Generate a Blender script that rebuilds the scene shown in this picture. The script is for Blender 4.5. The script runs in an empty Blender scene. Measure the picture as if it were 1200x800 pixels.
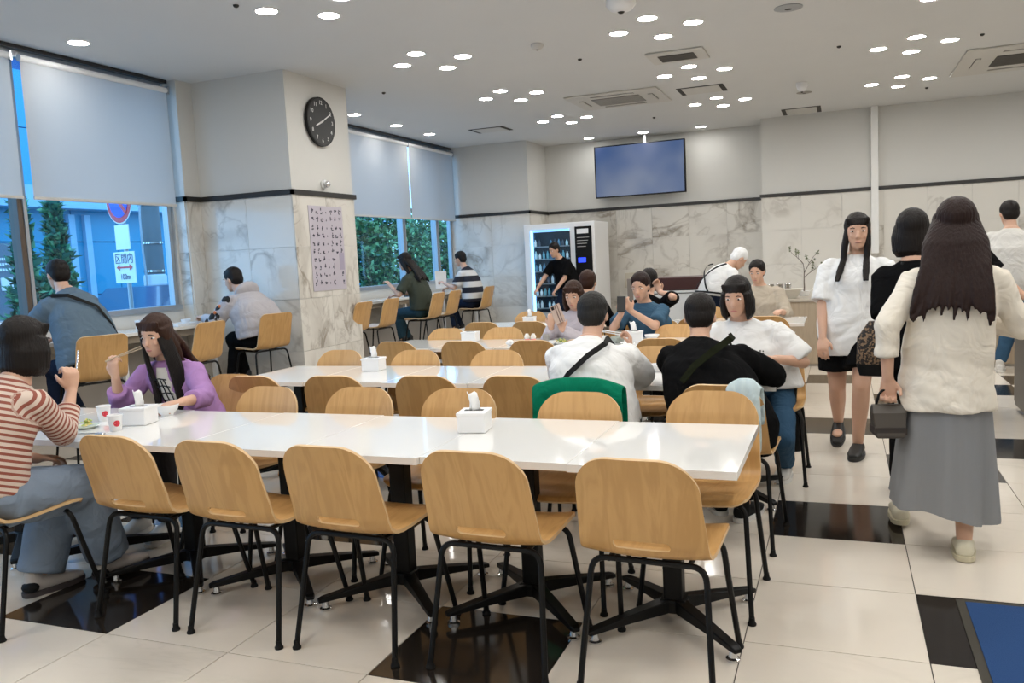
import bpy, bmesh, math, random
import numpy as np
from mathutils import Vector as V, Matrix, Quaternion
random.seed(7)
C = bpy.context.scene.collection
R = math.radians
# ------------------------------------------------------------------ camera
cam = bpy.data.objects.new('camera', bpy.data.cameras.new('camera')); C.objects.link(cam)
yaw_, pit_, rol_ = R(-21.6446), R(-5.6943), R(-2.8691)
fw = V((math.sin(yaw_)*math.cos(pit_), math.cos(yaw_)*math.cos(pit_), math.sin(pit_)))
rt = V((math.cos(yaw_), -math.sin(yaw_), 0)); up = rt.cross(fw)
r2 = math.cos(rol_)*rt + math.sin(rol_)*up; u2 = -math.sin(rol_)*rt + math.cos(rol_)*up
M = Matrix((( r2.x, u2.x, -fw.x, 0), (r2.y, u2.y, -fw.y, 0), (r2.z, u2.z, -fw.z, 1.406), (0, 0, 0, 1)))
cam.matrix_world = M
cam.data.sensor_width = 36; cam.data.lens = 980.3/1200*36; cam.data.clip_start = .05
sc = bpy.context.scene; sc.camera = cam
# ------------------------------------------------------------------ world and exposure
w = bpy.data.worlds.new('world'); sc.world = w; w.use_nodes = True
bg = w.node_tree.nodes['Background']; bg.inputs[0].default_value = (.30, .62, 1.0, 1); bg.inputs[1].default_value = 3.0
sc.view_settings.view_transform = 'Standard'; sc.view_settings.look = 'None'
sc.view_settings.gamma = 1; sc.view_settings.exposure = 0.40
LAMP = 66.0
sc.cycles.max_bounces = 8; sc.cycles.diffuse_bounces = 4; sc.cycles.glossy_bounces = 4
sc.cycles.transmission_bounces = 6; sc.cycles.transparent_max_bounces = 12
sc.cycles.sample_clamp_indirect = 6; sc.cycles.caustics_reflective = False; sc.cycles.caustics_refractive = False
# ------------------------------------------------------------------ materials
def mat(name, col, rough=.5, metal=0, spec=.5, emit=0, ecol=None, coat=0, noise=0, nscale=30, bump=0, bscale=60, sss=0, stretch=None):
    m = bpy.data.materials.new(name); m.use_nodes = True; nt = m.node_tree; b = nt.nodes['Principled BSDF']
    b.inputs['Base Color'].default_value = (*col, 1); b.inputs['Roughness'].default_value = rough
    b.inputs['Metallic'].default_value = metal; b.inputs['Specular IOR Level'].default_value = spec
    if coat: b.inputs['Coat Weight'].default_value = coat; b.inputs['Coat Roughness'].default_value = .05
    if emit: b.inputs['Emission Color'].default_value = (*(ecol or col), 1); b.inputs['Emission Strength'].default_value = emit
    if sss: b.inputs['Subsurface Weight'].default_value = sss; b.inputs['Subsurface Radius'].default_value = (.02, .008, .004)
    if noise or bump:
        tc = nt.nodes.new('ShaderNodeTexCoord'); mp = nt.nodes.new('ShaderNodeMapping')
        nt.links.new(tc.outputs['Object'], mp.inputs[0])
        if stretch: mp.inputs['Scale'].default_value = stretch
    if noise:
        n = nt.nodes.new('ShaderNodeTexNoise'); n.inputs['Scale'].default_value = nscale; n.inputs['Detail'].default_value = 5
        nt.links.new(mp.outputs[0], n.inputs['Vector'])
        mx = nt.nodes.new('ShaderNodeMix'); mx.data_type = 'RGBA'
        mx.inputs[6].default_value = (*[c*(1-noise) for c in col], 1); mx.inputs[7].default_value = (*[min(1, c*(1+noise)) for c in col], 1)
        nt.links.new(n.outputs[0], mx.inputs[0]); nt.links.new(mx.outputs[2], b.inputs['Base Color'])
    if bump:
        n2 = nt.nodes.new('ShaderNodeTexNoise'); n2.inputs['Scale'].default_value = bscale; n2.inputs['Detail'].default_value = 4
        nt.links.new(mp.outputs[0], n2.inputs['Vector'])
        bp = nt.nodes.new('ShaderNodeBump'); bp.inputs['Strength'].default_value = bump; bp.inputs['Distance'].default_value = .01
        nt.links.new(n2.outputs[0], bp.inputs['Height']); nt.links.new(bp.outputs[0], b.inputs['Normal'])
    return m

def marble_mat(name, base, vein, rough, amount=1.0, scale=1.0):
    m = bpy.data.materials.new(name); m.use_nodes = True; nt = m.node_tree; N = nt.nodes.new; L = nt.links.new
    b = nt.nodes['Principled BSDF']; b.inputs['Roughness'].default_value = rough
    geo = N('ShaderNodeNewGeometry'); oi = N('ShaderNodeObjectInfo'); vm = N('ShaderNodeVectorMath'); vm.operation = 'MULTIPLY_ADD'
    cx = N('ShaderNodeCombineXYZ'); L(oi.outputs['Random'], cx.inputs[0]); L(oi.outputs['Random'], cx.inputs[2])
    L(cx.outputs[0], vm.inputs[0]); vm.inputs[1].default_value = (9, 5, 7); L(geo.outputs['Position'], vm.inputs[2])
    mp = N('ShaderNodeMapping'); mp.inputs['Rotation'].default_value = (.5, .6, .7); mp.inputs['Scale'].default_value = (.7*scale, 1.8*scale, .8*scale)
    L(vm.outputs[0], mp.inputs[0])
    last = None
    for sc_, wdt, st in ((.75, 11, .34), (1.1, 34, .60), (2.4, 40, .32)):
        n = N('ShaderNodeTexNoise'); n.inputs['Scale'].default_value = sc_; n.inputs['Detail'].default_value = 6; n.inputs['Distortion'].default_value = .9
        L(mp.outputs[0], n.inputs['Vector'])
        s = N('ShaderNodeMath'); s.operation = 'SUBTRACT'; s.inputs[1].default_value = .5; L(n.outputs[0], s.inputs[0])
        a = N('ShaderNodeMath'); a.operation = 'ABSOLUTE'; L(s.outputs[0], a.inputs[0])
        q = N('ShaderNodeMath'); q.operation = 'MULTIPLY'; q.inputs[1].default_value = wdt; L(a.outputs[0], q.inputs[0])
        r = N('ShaderNodeMath'); r.operation = 'SUBTRACT'; r.inputs[0].default_value = 1; r.use_clamp = True; L(q.outputs[0], r.inputs[1])
        k = N('ShaderNodeMath'); k.operation = 'MULTIPLY'; k.inputs[1].default_value = st*amount; L(r.outputs[0], k.inputs[0])
        if last is None: last = k
        else:
            z = N('ShaderNodeMath'); z.operation = 'ADD'; z.use_clamp = True; L(last.outputs[0], z.inputs[0]); L(k.outputs[0], z.inputs[1]); last = z
    msk = N('ShaderNodeTexNoise'); msk.inputs['Scale'].default_value = .9; L(mp.outputs[0], msk.inputs['Vector'])
    mr = N('ShaderNodeMapRange'); mr.inputs[1].default_value = .42; mr.inputs[2].default_value = .62; L(msk.outputs[0], mr.inputs[0])
    z = N('ShaderNodeMath'); z.operation = 'MULTIPLY'; L(last.outputs[0], z.inputs[0]); L(mr.outputs[0], z.inputs[1])
    mx = N('ShaderNodeMix'); mx.data_type = 'RGBA'; mx.inputs[6].default_value = (*base, 1); mx.inputs[7].default_value = (*vein, 1)
    L(z.outputs[0], mx.inputs[0]); L(mx.outputs[2], b.inputs['Base Color'])
    return m

def wood_mat(name, c1, c2, rough=.42):
    m = bpy.data.materials.new(name); m.use_nodes = True; nt = m.node_tree; N = nt.nodes.new; L = nt.links.new
    b = nt.nodes['Principled BSDF']; b.inputs['Roughness'].default_value = rough
    tc = N('ShaderNodeTexCoord'); oi = N('ShaderNodeObjectInfo'); vm = N('ShaderNodeVectorMath'); vm.operation = 'ADD'
    L(tc.outputs['Object'], vm.inputs[0]); L(oi.outputs['Random'], vm.inputs[1])
    mp = N('ShaderNodeMapping'); mp.inputs['Scale'].default_value = (9, 1.6, 1.3); L(vm.outputs[0], mp.inputs[0])
    n = N('ShaderNodeTexNoise'); n.inputs['Scale'].default_value = 1.5; n.inputs['Detail'].default_value = 6; n.inputs['Distortion'].default_value = 1.4
    L(mp.outputs[0], n.inputs['Vector'])
    w_ = N('ShaderNodeMath'); w_.operation = 'MULTIPLY'; w_.inputs[1].default_value = 22; L(n.outputs[0], w_.inputs[0])
    s = N('ShaderNodeMath'); s.operation = 'SINE'; L(w_.outputs[0], s.inputs[0])
    mr = N('ShaderNodeMapRange'); mr.inputs[1].default_value = -1; mr.inputs[2].default_value = 1; L(s.outputs[0], mr.inputs[0])
    mx = N('ShaderNodeMix'); mx.data_type = 'RGBA'; mx.inputs[6].default_value = (*c1, 1); mx.inputs[7].default_value = (*c2, 1)
    L(mr.outputs[0], mx.inputs[0])
    L(mx.outputs[2], b.inputs['Base Color'])
    return m

def glass_mat():
    m = bpy.data.materials.new('window_glass'); m.use_nodes = True; nt = m.node_tree; nt.nodes.remove(nt.nodes['Principled BSDF'])
    t = nt.nodes.new('ShaderNodeBsdfTransparent'); t.inputs[0].default_value = (.86, .95, 1, 1)
    g = nt.nodes.new('ShaderNodeBsdfGlossy'); g.inputs['Roughness'].default_value = .02
    lw = nt.nodes.new('ShaderNodeLayerWeight'); lw.inputs[0].default_value = .5; pw = nt.nodes.new('ShaderNodeMath'); pw.operation = 'POWER'; pw.inputs[1].default_value = 5
    f = nt.nodes.new('ShaderNodeMath'); f.operation = 'MULTIPLY_ADD'; f.inputs[1].default_value = .5; f.inputs[2].default_value = .03
    nt.links.new(lw.outputs['Facing'], pw.inputs[0]); nt.links.new(pw.outputs[0], f.inputs[0])
    mx = nt.nodes.new('ShaderNodeMixShader'); nt.links.new(f.outputs[0], mx.inputs[0]); nt.links.new(t.outputs[0], mx.inputs[1]); nt.links.new(g.outputs[0], mx.inputs[2])
    nt.links.new(mx.outputs[0], nt.nodes['Material Output'].inputs[0]); return m

def blind_mat():
    m = bpy.data.materials.new('blind_fabric'); m.use_nodes = True; nt = m.node_tree; b = nt.nodes['Principled BSDF']
    b.inputs['Base Color'].default_value = (.74, .73, .70, 1); b.inputs['Roughness'].default_value = .9
    t = nt.nodes.new('ShaderNodeBsdfTranslucent'); t.inputs[0].default_value = (.38, .38, .37, 1)
    mx = nt.nodes.new('ShaderNodeMixShader'); mx.inputs[0].default_value = .42
    nt.links.new(b.outputs[0], mx.inputs[1]); nt.links.new(t.outputs[0], mx.inputs[2]); nt.links.new(mx.outputs[0], nt.nodes['Material Output'].inputs[0]); return m

def attr_stripe(name, cA, cB, period, duty=.5):
    m = bpy.data.materials.new(name); m.use_nodes = True; nt = m.node_tree; N = nt.nodes.new; L = nt.links.new
    b = nt.nodes['Principled BSDF']; b.inputs['Roughness'].default_value = .85
    a = N('ShaderNodeAttribute'); a.attribute_name = 'along'
    d = N('ShaderNodeMath'); d.operation = 'DIVIDE'; d.inputs[1].default_value = period; L(a.outputs['Fac'], d.inputs[0])
    f = N('ShaderNodeMath'); f.operation = 'FRACT'; L(d.outputs[0], f.inputs[0])
    g = N('ShaderNodeMath'); g.operation = 'GREATER_THAN'; g.inputs[1].default_value = duty; L(f.outputs[0], g.inputs[0])
    mx = N('ShaderNodeMix'); mx.data_type = 'RGBA'; mx.inputs[6].default_value = (*cA, 1); mx.inputs[7].default_value = (*cB, 1)
    L(g.outputs[0], mx.inputs[0]); L(mx.outputs[2], b.inputs['Base Color']); return m

MT = {}
MT['ply'] = wood_mat('plywood', (.58, .335, .125), (.51, .285, .10))
MT['ply_edge'] = mat('plywood_edge', (.62, .42, .22), .5)
MT['black'] = mat('black_metal', (.004, .004, .004), .42, spec=.22)
MT['rubber'] = mat('black_rubber', (.006, .006, .006), .7, spec=.2)
MT['chrome'] = mat('chrome', (.7, .7, .7), .2, metal=1)
MT['top'] = mat('white_laminate', (.78, .77, .74), .07, coat=.3, noise=.015, nscale=3)
MT['topedge'] = mat('table_edge', (.72, .70, .67), .4)
MT['tile'] = marble_mat('floor_tile', (.70, .635, .545), (.55, .50, .42), .10, .7, .8)
MT['darktile'] = mat('dark_floor_tile', (.018, .014, .011), .10, noise=.3, nscale=6)
MT['grout'] = mat('floor_grout', (.04, .033, .027), .8)
MT['marble'] = marble_mat('wall_marble', (.70, .67, .61), (.33, .29, .24), .14, 1.15)
MT['wall'] = mat('wall_paint', (.63, .62, .585), .7, bump=.05, bscale=90)
MT['ceil'] = mat('ceiling_paint', (.68, .68, .67), .85, noise=.02, nscale=2)
MT['trim'] = mat('dark_trim', (.02, .018, .016), .35)
MT['wallpanel'] = mat('grey_wall_panel', (.42, .38, .33), .5)
MT['white'] = mat('white_plastic', (.80, .80, .80), .35)
MT['whitemat'] = mat('white_paper', (.85, .85, .84), .8, sss=0)
MT['alu'] = mat('window_aluminium', (.42, .44, .46), .35, metal=.6)
MT['darkframe'] = mat('dark_brown_frame', (.10, .07, .05), .45)
MT['glass'] = glass_mat(); MT['blind'] = blind_mat()
MT['grille'] = mat('vent_grille', (.13, .12, .11), .7)
MT['vent'] = mat('vent_white', (.60, .58, .54), .5)
MT['gap'] = mat('vent_gap', (.04, .036, .03), .8)
MT['lamp'] = mat('lamp_diffuser', (1, .96, .88), .5, emit=LAMP, ecol=(1, .985, .955))
MT['lampring'] = mat('lamp_ring', (.75, .74, .72), .4)
MT['skin'] = mat('skin', (.60, .36, .25), .5, noise=.05, nscale=14, sss=.08)
MT['eye'] = mat('eye_white', (.8, .8, .78), .2); MT['iris'] = mat('iris', (.03, .018, .01), .15)
MT['lip'] = mat('lips', (.48, .19, .16), .45); MT['brow'] = mat('eyebrow', (.03, .02, .015), .8)
MT['woodpanel'] = wood_mat('pale_wood_panel', (.46, .37, .265), (.42, .335, .24), .5)
def cloth(name, col, bump=.55, bscale=6, noise=.05):
    m = mat(name, col, .9, spec=.15 if sum(col) > .1 else .04, noise=noise, nscale=9, bump=bump, bscale=bscale)
    for n in m.node_tree.nodes:
        if n.type == 'BUMP': n.inputs['Distance'].default_value = .035
        if n.type == 'TEX_NOISE' and n.inputs['Scale'].default_value == bscale: n.inputs['Distortion'].default_value = 1.8; n.inputs['Detail'].default_value = 2.5
    return m
def hairm(name, col): return mat(name, [c*.55 for c in col], .5, spec=.22, noise=.35, nscale=40, bump=.4, bscale=60, stretch=(3, 3, .15))
# ------------------------------------------------------------------ mesh helpers
def tag(o, label=None, cat=None, group=None, kind=None):
    if label: o['label'] = label
    if cat: o['category'] = cat
    if group: o['group'] = group
    if kind: o['kind'] = kind
    return o
def empty(name, loc, label, cat, group=None, rz=0):
    o = bpy.data.objects.new(name, None); C.objects.link(o); o.location = loc; o.rotation_euler = (0, 0, rz)
    o.empty_display_size = .1
    return tag(o, label, cat, group)
class MB:
    def __init__(s): s.v = []; s.f = []; s.mi = []; s.cur = 0
    def add(s, vs, fs):
        n = len(s.v); s.v += [tuple(x) for x in vs]; s.f += [tuple(i+n for i in f) for f in fs]; s.mi += [s.cur]*len(fs); return s
    def box(s, x0, x1, y0, y1, z0, z1):
        return s.add([(x, y, z) for z in (z0, z1) for y in (y0, y1) for x in (x0, x1)],
                     [(0, 2, 3, 1), (4, 5, 7, 6), (0, 1, 5, 4), (2, 6, 7, 3), (0, 4, 6, 2), (1, 3, 7, 5)])
    def quad(s, a, b, c, d): return s.add([a, b, c, d], [(0, 1, 2, 3)])
    def loft(s, rings, cap=True):                       # rings of equal length
        n = len(rings[0]); vs = [p for r in rings for p in r]; fs = []
        for k in range(len(rings)-1):
            for i in range(n):
                j = (i+1) % n; fs.append((k*n+i, k*n+j, (k+1)*n+j, (k+1)*n+i))
        if cap: fs.append(tuple(range(n-1, -1, -1))); fs.append(tuple((len(rings)-1)*n+i for i in range(n)))
        return s.add(vs, fs)
    def ell(s, specs, n=16, pw=2.0):                     # specs: (centre, half-vector a, half-vector b)
        rs = []
        for c, a, b in specs:
            c, a, b = V(c), V(a), V(b); r = []
            for i in range(n):
                t = 2*math.pi*i/n; ct, st = math.cos(t), math.sin(t)
                r.append(c + a*math.copysign(abs(ct)**(2/pw), ct) + b*math.copysign(abs(st)**(2/pw), st))
            rs.append(r)
        return s.loft(rs)
    def tube(s, pts, rad, n=8, flat=1.0, upv=None, closed=False):
        pts = [V(p) for p in pts]; rs = []; k = len(pts)
        rad = rad if isinstance(rad, (list, tuple)) else [rad]*k
        pa = None
        for i, p in enumerate(pts):
            d = (pts[min(i+1, k-1)] - pts[max(i-1, 0)])
            if d.length < 1e-9: d = V((0, 0, 1))
            d.normalize()
            if pa is None:
                u_ = V(upv) if upv else (V((0, 0, 1)) if abs(d.z) < .9 else V((1, 0, 0)))
                a = d.cross(u_).normalized()
            else: a = (pa - d*pa.dot(d)).normalized()
            pa = a; b = d.cross(a)
            rs.append([p + a*rad[i]*math.cos(2*math.pi*j/n) + b*rad[i]*flat*math.sin(2*math.pi*j/n) for j in range(n)])
        return s.loft(rs)
    def cap(s, p, q, r1, r2, n=12):                      # tapered capsule
        p, q = V(p), V(q); d = (q-p); L = d.length
        if L < 1e-6: d = V((0, 0, 1))
        d.normalize(); pts = []; rad = []
        for t in (-85, -60, -30): pts.append(p + d*r1*math.sin(R(t))); rad.append(r1*math.cos(R(t)))
        pts += [p, q]; rad += [r1, r2]
        for t in (30, 60, 85): pts.append(q + d*r2*math.sin(R(t))); rad.append(r2*math.cos(R(t)))
        a = d.cross(V((0, 0, 1)) if abs(d.z) < .9 else V((1, 0, 0))).normalized(); b = d.cross(a)
        return s.loft([[c + a*r*math.cos(2*math.pi*j/n) + b*r*math.sin(2*math.pi*j/n) for j in range(n)] for c, r in zip(pts, rad)])
    def blob(s, c, a, b, cc, n=16, m=9):                 # ellipsoid from three half-vectors
        c, a, b, cc = V(c), V(a), V(b), V(cc); rs = []
        for k in range(m):
            t = math.pi*((k+.25)/(m-.5)-.5)
            rs.append([c + cc*math.sin(t) + (a*math.cos(2*math.pi*j/n)+b*math.sin(2*math.pi*j/n))*math.cos(t) for j in range(n)])
        return s.loft(rs)
    def lathe(s, prof, c=(0, 0, 0), n=20):
        c = V(c); rs = [[c + V((r*math.cos(2*math.pi*j/n), r*math.sin(2*math.pi*j/n), z)) for j in range(n)] for r, z in prof]
        return s.loft(rs)
    def mesh(s, name, m):
        me = bpy.data.meshes.new(name); me.from_pydata([tuple(x) for x in s.v], [], s.f)
        ms = m if isinstance(m, (list, tuple)) else [m]
        for q in ms: me.materials.append(q)
        if len(ms) > 1: me.polygons.foreach_set('material_index', s.mi)
        bm = bmesh.new(); bm.from_mesh(me); bmesh.ops.recalc_face_normals(bm, faces=bm.faces); bm.to_mesh(me); bm.free()
        return me
    def build(s, name, m, parent=None, smooth=False, bevel=0, loc=None):
        me = s.mesh(name, m); o = bpy.data.objects.new(name, me); C.objects.link(o)
        if parent: o.parent = parent
        if loc: o.location = loc
        if smooth: shade(me)
        if bevel:
            b = o.modifiers.new('bevel', 'BEVEL'); b.width = bevel; b.segments = 2; b.limit_method = 'ANGLE'
        return o
def shade(me, ang=40):
    me.polygons.foreach_set('use_smooth', [True]*len(me.polygons))
    try: me.set_sharp_from_angle(angle=R(ang))
    except Exception: pass
def inst(name, me, parent=None, loc=(0, 0, 0), rz=0):
    o = bpy.data.objects.new(name, me); C.objects.link(o)
    if parent: o.parent = parent
    o.location = loc; o.rotation_euler = (0, 0, rz); return o
def bake(o):
    dg = bpy.context.evaluated_depsgraph_get(); me = bpy.data.meshes.new_from_object(o.evaluated_get(dg))
    o.modifiers.clear(); o.data = me; return o
def copy_tree(o, parent=None):
    c = o.copy(); C.objects.link(c)
    if parent: c.parent = parent
    for ch in list(o.children): copy_tree(ch, c)
    return c
def struct(name, mb, m, **k): return tag(mb.build(name, m, **k), kind='structure')
def text_mesh(body, size, name='t'):
    cu = bpy.data.curves.new(name, 'FONT'); cu.body = body; cu.size = size; cu.align_x = 'CENTER'; cu.align_y = 'CENTER'; cu.extrude = .0006; cu.resolution_u = 3
    o = bpy.data.objects.new(name, cu); C.objects.link(o); dg = bpy.context.evaluated_depsgraph_get()
    me = bpy.data.meshes.new_from_object(o.evaluated_get(dg)); bpy.data.objects.remove(o); me.name = name; return me
def text(body, size, name, m, parent, mw):
    me = text_mesh(body, size, name); me.materials.clear(); me.materials.append(m)
    o = bpy.data.objects.new(name, me); C.objects.link(o); o.parent = parent; o.matrix_local = mw; return o
def frame_mat(loc, xdir, ydir):
    x, y = V(xdir).normalized(), V(ydir).normalized(); z = x.cross(y)
    return Matrix(((x.x, y.x, z.x, loc[0]), (x.y, y.y, z.y, loc[1]), (x.z, y.z, z.z, loc[2]), (0, 0, 0, 1)))
# ================================================================== STRUCTURE
H = 3.42
XW = -6.55
# floor slab and tiles
floor = struct('floor', MB().box(-6.6, 4.6, -3, 15.3, -.12, -.006), MT['grout'])
PX, PY = .6, .59
me_t = MB().box(.002, PX-.002, .002, PY-.002, -.006, 0).mesh('tile', MT['tile'])
me_d = MB().box(.002, PX-.002, .002, PY-.002, -.006, 0).mesh('dark_tile', MT['darktile'])
darkrow = {0: 1, 1: 3, 2: 0, 3: 1, 4: 3, 5: 0, 6: 1, -1: 9, -2: 2, -3: 9, -4: 0, -5: 2, -6: 0, -7: 3, -8: 1, -9: 2, -10: 0}
tl = []
for ci in range(-11, 8):
    for j in range(-11, 20):
        x0 = -.338 + PX*ci; y0 = 3.545 + PY*j
        if x0+PX > 4.6 or x0 < -6.95 or y0 < -3 or y0+PY > 15.3: continue
        cx, cy = x0+PX/2, y0+PY/2
        d = V((cx, cy, -1.406)); z = d.dot(fw); vis = z > .3 and abs(d.dot(r2)/z) < .72 and abs(d.dot(u2)/z) < .55 and cx < 2.2 and cx > -6.4 and cy < 11
        tl.append((not vis, z, x0, y0, j % 4 == darkrow.get(ci, 9)))
tl.sort()
rest = MB(); restd = MB()
for k, (nv, z, x0, y0, dk) in enumerate(tl):
    if k < 285 and not nv: inst('floor_tile', me_d if dk else me_t, floor, (x0, y0, 0))
    else: (restd if dk else rest).box(x0+.0012, x0+PX-.0012, y0+.0012, y0+PY-.0012, -.006, 0)
tag(rest.build('far_floor_tiles', MT['tile'], floor), kind='stuff')
tag(restd.build('far_dark_floor_tiles', MT['darktile'], floor), kind='stuff')
struct('ceiling', MB().box(-6.8, 4.8, -3, 15.4, H, H+.1), MT['ceil'])
# walls: cores
ZT = 2.19
wl = struct('wall_left', MB().box(XW-.12, XW, -3, 15.3, 0, 1.04).box(XW-.12, XW, -3, 15.3, 3.40, H).box(XW-.12, XW, 7.02, 8.5, 1.04, 3.40).box(XW-.12, XW, 13.88, 15.3, 1.04, 3.40).box(XW-.12, XW, -3, -1.5, 1.04, 3.4), MT['wall'])
wc = struct('wall_column', MB().box(XW, -5.24, 7.29, 8.45, 0, H).box(XW, -6.42, 7.06, 7.29, 0, H), MT['wall'])
wb = struct('wall_back', MB().box(XW, -5.07, 13.9, 15.3, 0, H).box(-5.07, -1.18, 14.9, 15.3, 0, H).box(-1.18, 4.6, 14.22, 15.3, 0, H), MT['wall'])
struct('wall_right', MB().box(4.6, 4.75, -3, 15.3, 0, H), MT['wall'])
struct('wall_front', MB().box(-6.7, 4.75, -3.1, -3, 0, H), MT['wall'])
# marble panels standing proud of the walls (two finishes share one mesh per size)
panel_cache = {}
def panels(parent, axis, plane, a0, a1, sign, z0=0.0, z1=ZT-.02, pw=.6, ph=.545, start=None):
    """axis 'x': panels run along X on a wall facing sign*Y ; axis 'y': along Y facing sign*X"""
    a = a0
    while a < a1-.01:
        b = min(a+pw, a1); z = z0
        while z < z1-.01:
            zt = min(z+ph, z1); key = (axis, sign, round(b-a, 3), round(zt-z, 3))
            if key not in panel_cache:
                L_, h_ = b-a-.003, zt-z-.003; mb = MB()
                if axis == 'x': mb.box(0, L_, *((-.012, 0) if sign < 0 else (0, .012)), 0, h_)
                else: mb.box(*((-.012, 0) if sign < 0 else (0, .012)), 0, L_, 0, h_)
                panel_cache[key] = mb.mesh('marble_panel', MT['marble'])
            loc = (a, plane, z) if axis == 'x' else (plane, a, z)
            inst('marble_panel', panel_cache[key], parent, loc); z = zt
        a = b
panels(wc, 'x', 7.29, -6.42, -5.24, -1); panels(wc, 'y', -5.24, 7.278, 8.45, 1)
panels(wc, 'x', 7.06, XW, -6.42, -1); panels(wc, 'y', -6.42, 7.06, 7.278, 1)
panels(wb, 'x', 13.9, XW, -5.07, -1, pw=.75); panels(wb, 'y', -5.07, 13.9, 14.9, 1)
panels(wb, 'x', 14.9, -5.07, -1.18, -1, pw=.65); panels(wb, 'y', -1.18, 14.22, 14.9, -1)
panels(wb, 'x', 14.22, -1.18, 3.0, -1)
# dark dado trim
t1 = MB()
def tr(x0, x1, y0, y1): t1.box(x0, x1, y0, y1, ZT-.022, ZT+.03)
tr(XW, -6.39, 7.03, 7.06); tr(-6.42, -6.39, 7.03, 7.29); tr(-6.39, -5.21, 7.26, 7.29); tr(-5.24, -5.21, 7.26, 8.48)
struct('trim_1', t1, MT['trim'])
t1 = MB(); tr(XW, -5.04, 13.87, 13.9); tr(-5.07, -5.04, 13.87, 14.9); tr(-5.04, -1.18, 14.87, 14.9); tr(-1.21, -1.18, 14.19, 14.9); tr(-1.18, 4.6, 14.19, 14.22)
struct('trim_2', t1, MT['trim'])
struct('baseboard_left', MB().box(XW, XW+.015, 2, 7.05, 0, .86).box(XW, XW+.015, 8.46, 13.88, 0, .86), MT['wallpanel'])
struct('baseboard_back', MB().box(-6.5, -5.09, 13.86, 13.885, 0, .1).box(-1.15, 4.6, 14.18, 14.205, 0, .1), MT['trim'])
# conduit on the back wall
struct('trim_3', MB().box(.44, .54, 14.10, 14.205, 1.2, H), mat('conduit_white', (.8, .79, .76), .5))
# windows
def window(name, ya, yb, mulls, dark=()):
    w_ = struct(name, MB().box(XW-.1, XW+.03, ya, yb, 1.04, 1.09).box(XW-.09, XW-.02, ya, yb, 3.33, 3.40).box(XW-.09, XW-.02, ya, ya+.05, 1.09, 3.33).box(XW-.09, XW-.02, yb-.05, yb, 1.09, 3.33), MT['alu'])
    ys = [ya] + [m_ for m_ in mulls] + [yb]
    for m_ in mulls:
        MB().box(XW-.11, XW+.0, m_-.045, m_+.005, 1.09, 3.33).build('mullion', MT['darkframe'] if m_ in dark else MT['alu'], w_, bevel=.004)
        MB().box(XW-.10, XW+.01, m_+.006, m_+.04, 1.09, 3.33).build('mullion', MT['alu'], w_, bevel=.004)
    for a, b in zip(ys, ys[1:]):
        MB().box(XW-.062, XW-.056, a+.03, b-.03, 1.09, 3.33).build('glass_pane', MT['glass'], w_)
    return w_
window('window_1', -1.4, 7.0, [1.6, 3.4, 5.25], dark=(5.25,))
window('window_2', 8.5, 13.86, [10.2, 12.05, 13.25])
# ================================================================== OUTSIDE
MT['ground'] = mat('street_paving', (.30, .32, .34), .8, noise=.1, nscale=2)
struct('ground', MB().box(-60, XW-.12, -20, 60, -.3, -.15), MT['ground'])
fac = empty('building', (-16, 15, -.15), 'modern building clad in large bright blue panels across the street', 'building')
MT['bluepanel'] = mat('blue_cladding', (.022, .27, .44), .35, noise=.08, nscale=1)
MT['palefin'] = mat('pale_blue_fin', (.28, .46, .60), .5)
MB().box(-6, -.06, -6, 13, 0, 8).build('wall_core', mat('cladding_joint', (.01, .06, .2), .6), fac)
me_p = MB().box(-.05, 0, .012, 1.238, .012, 1.188).mesh('cladding_panel', MT['bluepanel'])
for i in range(15):
    for k in range(5): inst('cladding_panel', me_p, fac, (0, -6+1.25*i, -.62+1.2*k+.62))
for y in (-1.14, -.72, 3.2): MB().box(0, .10, y, y+.16, 0, 3.0).build('pale_fin', MT['palefin'], fac)
MB().box(0, .5, -6, 13, 3.10, 3.55).build('canopy', MT['palefin'], fac)
text('y', .5, 'lettering', mat('letter_navy', (.01, .02, .10), .5), fac, frame_mat((.02, -1.42, 2.25), (0, 1, 0), (0, 0, 1)))
# grey shop board left of the mullion
sb = empty('shop_board', (-14.5, 10.4, -.15), 'grey shop board with white lettering rows beyond left window pane', 'sign')
MB().box(-.1, 0, -1.6, 1.02, 0, 2.3).build('board', mat('board_grey', (.13, .16, .20), .6), sb)
MB().box(0, .02, .62, .95, 1.42, 1.66).build('white_panel', MT['white'], sb)
mbl = MB()
for r_ in range(3):
    for k in range(6): mbl.box(0, .012, .56+.06*k, .60+.06*k, 1.98-.10*r_, 2.03-.10*r_)
mbl.build('lettering', MT['white'], sb)
# utility pole
up_ = empty('utility_pole', (-11, 11.22, -.15), 'grey concrete utility pole with pale lower sheath outside left window', 'pole')
MB().lathe([(.19, 0), (.19, 1.55), (.17, 1.58)]).build('sheath', mat('pole_sheath', (.55, .60, .66), .6), up_, smooth=True)
MB().lathe([(.165, 1.5), (.15, 7)]).build('shaft', mat('pole_concrete', (.15, .16, .17), .8, noise=.2, nscale=5), up_, smooth=True)
for z in (1.62, 2.1, 2.75): MB().lathe([(.18, z), (.18, z+.035)]).build('steel_band', MT['chrome'], up_, smooth=True)
cb = MB()
for k, (dy, r_) in enumerate(((.32, .02), (.42, .015), (-.26, .018), (.55, .03))): cb.tube([(.05, dy+.02*math.sin(z*2+k), z*.5) for z in range(0, 14)], r_, 6)
cb.build('riser_cable', mat('cable_grey', (.35, .38, .42), .6), up_, smooth=True)
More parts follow.
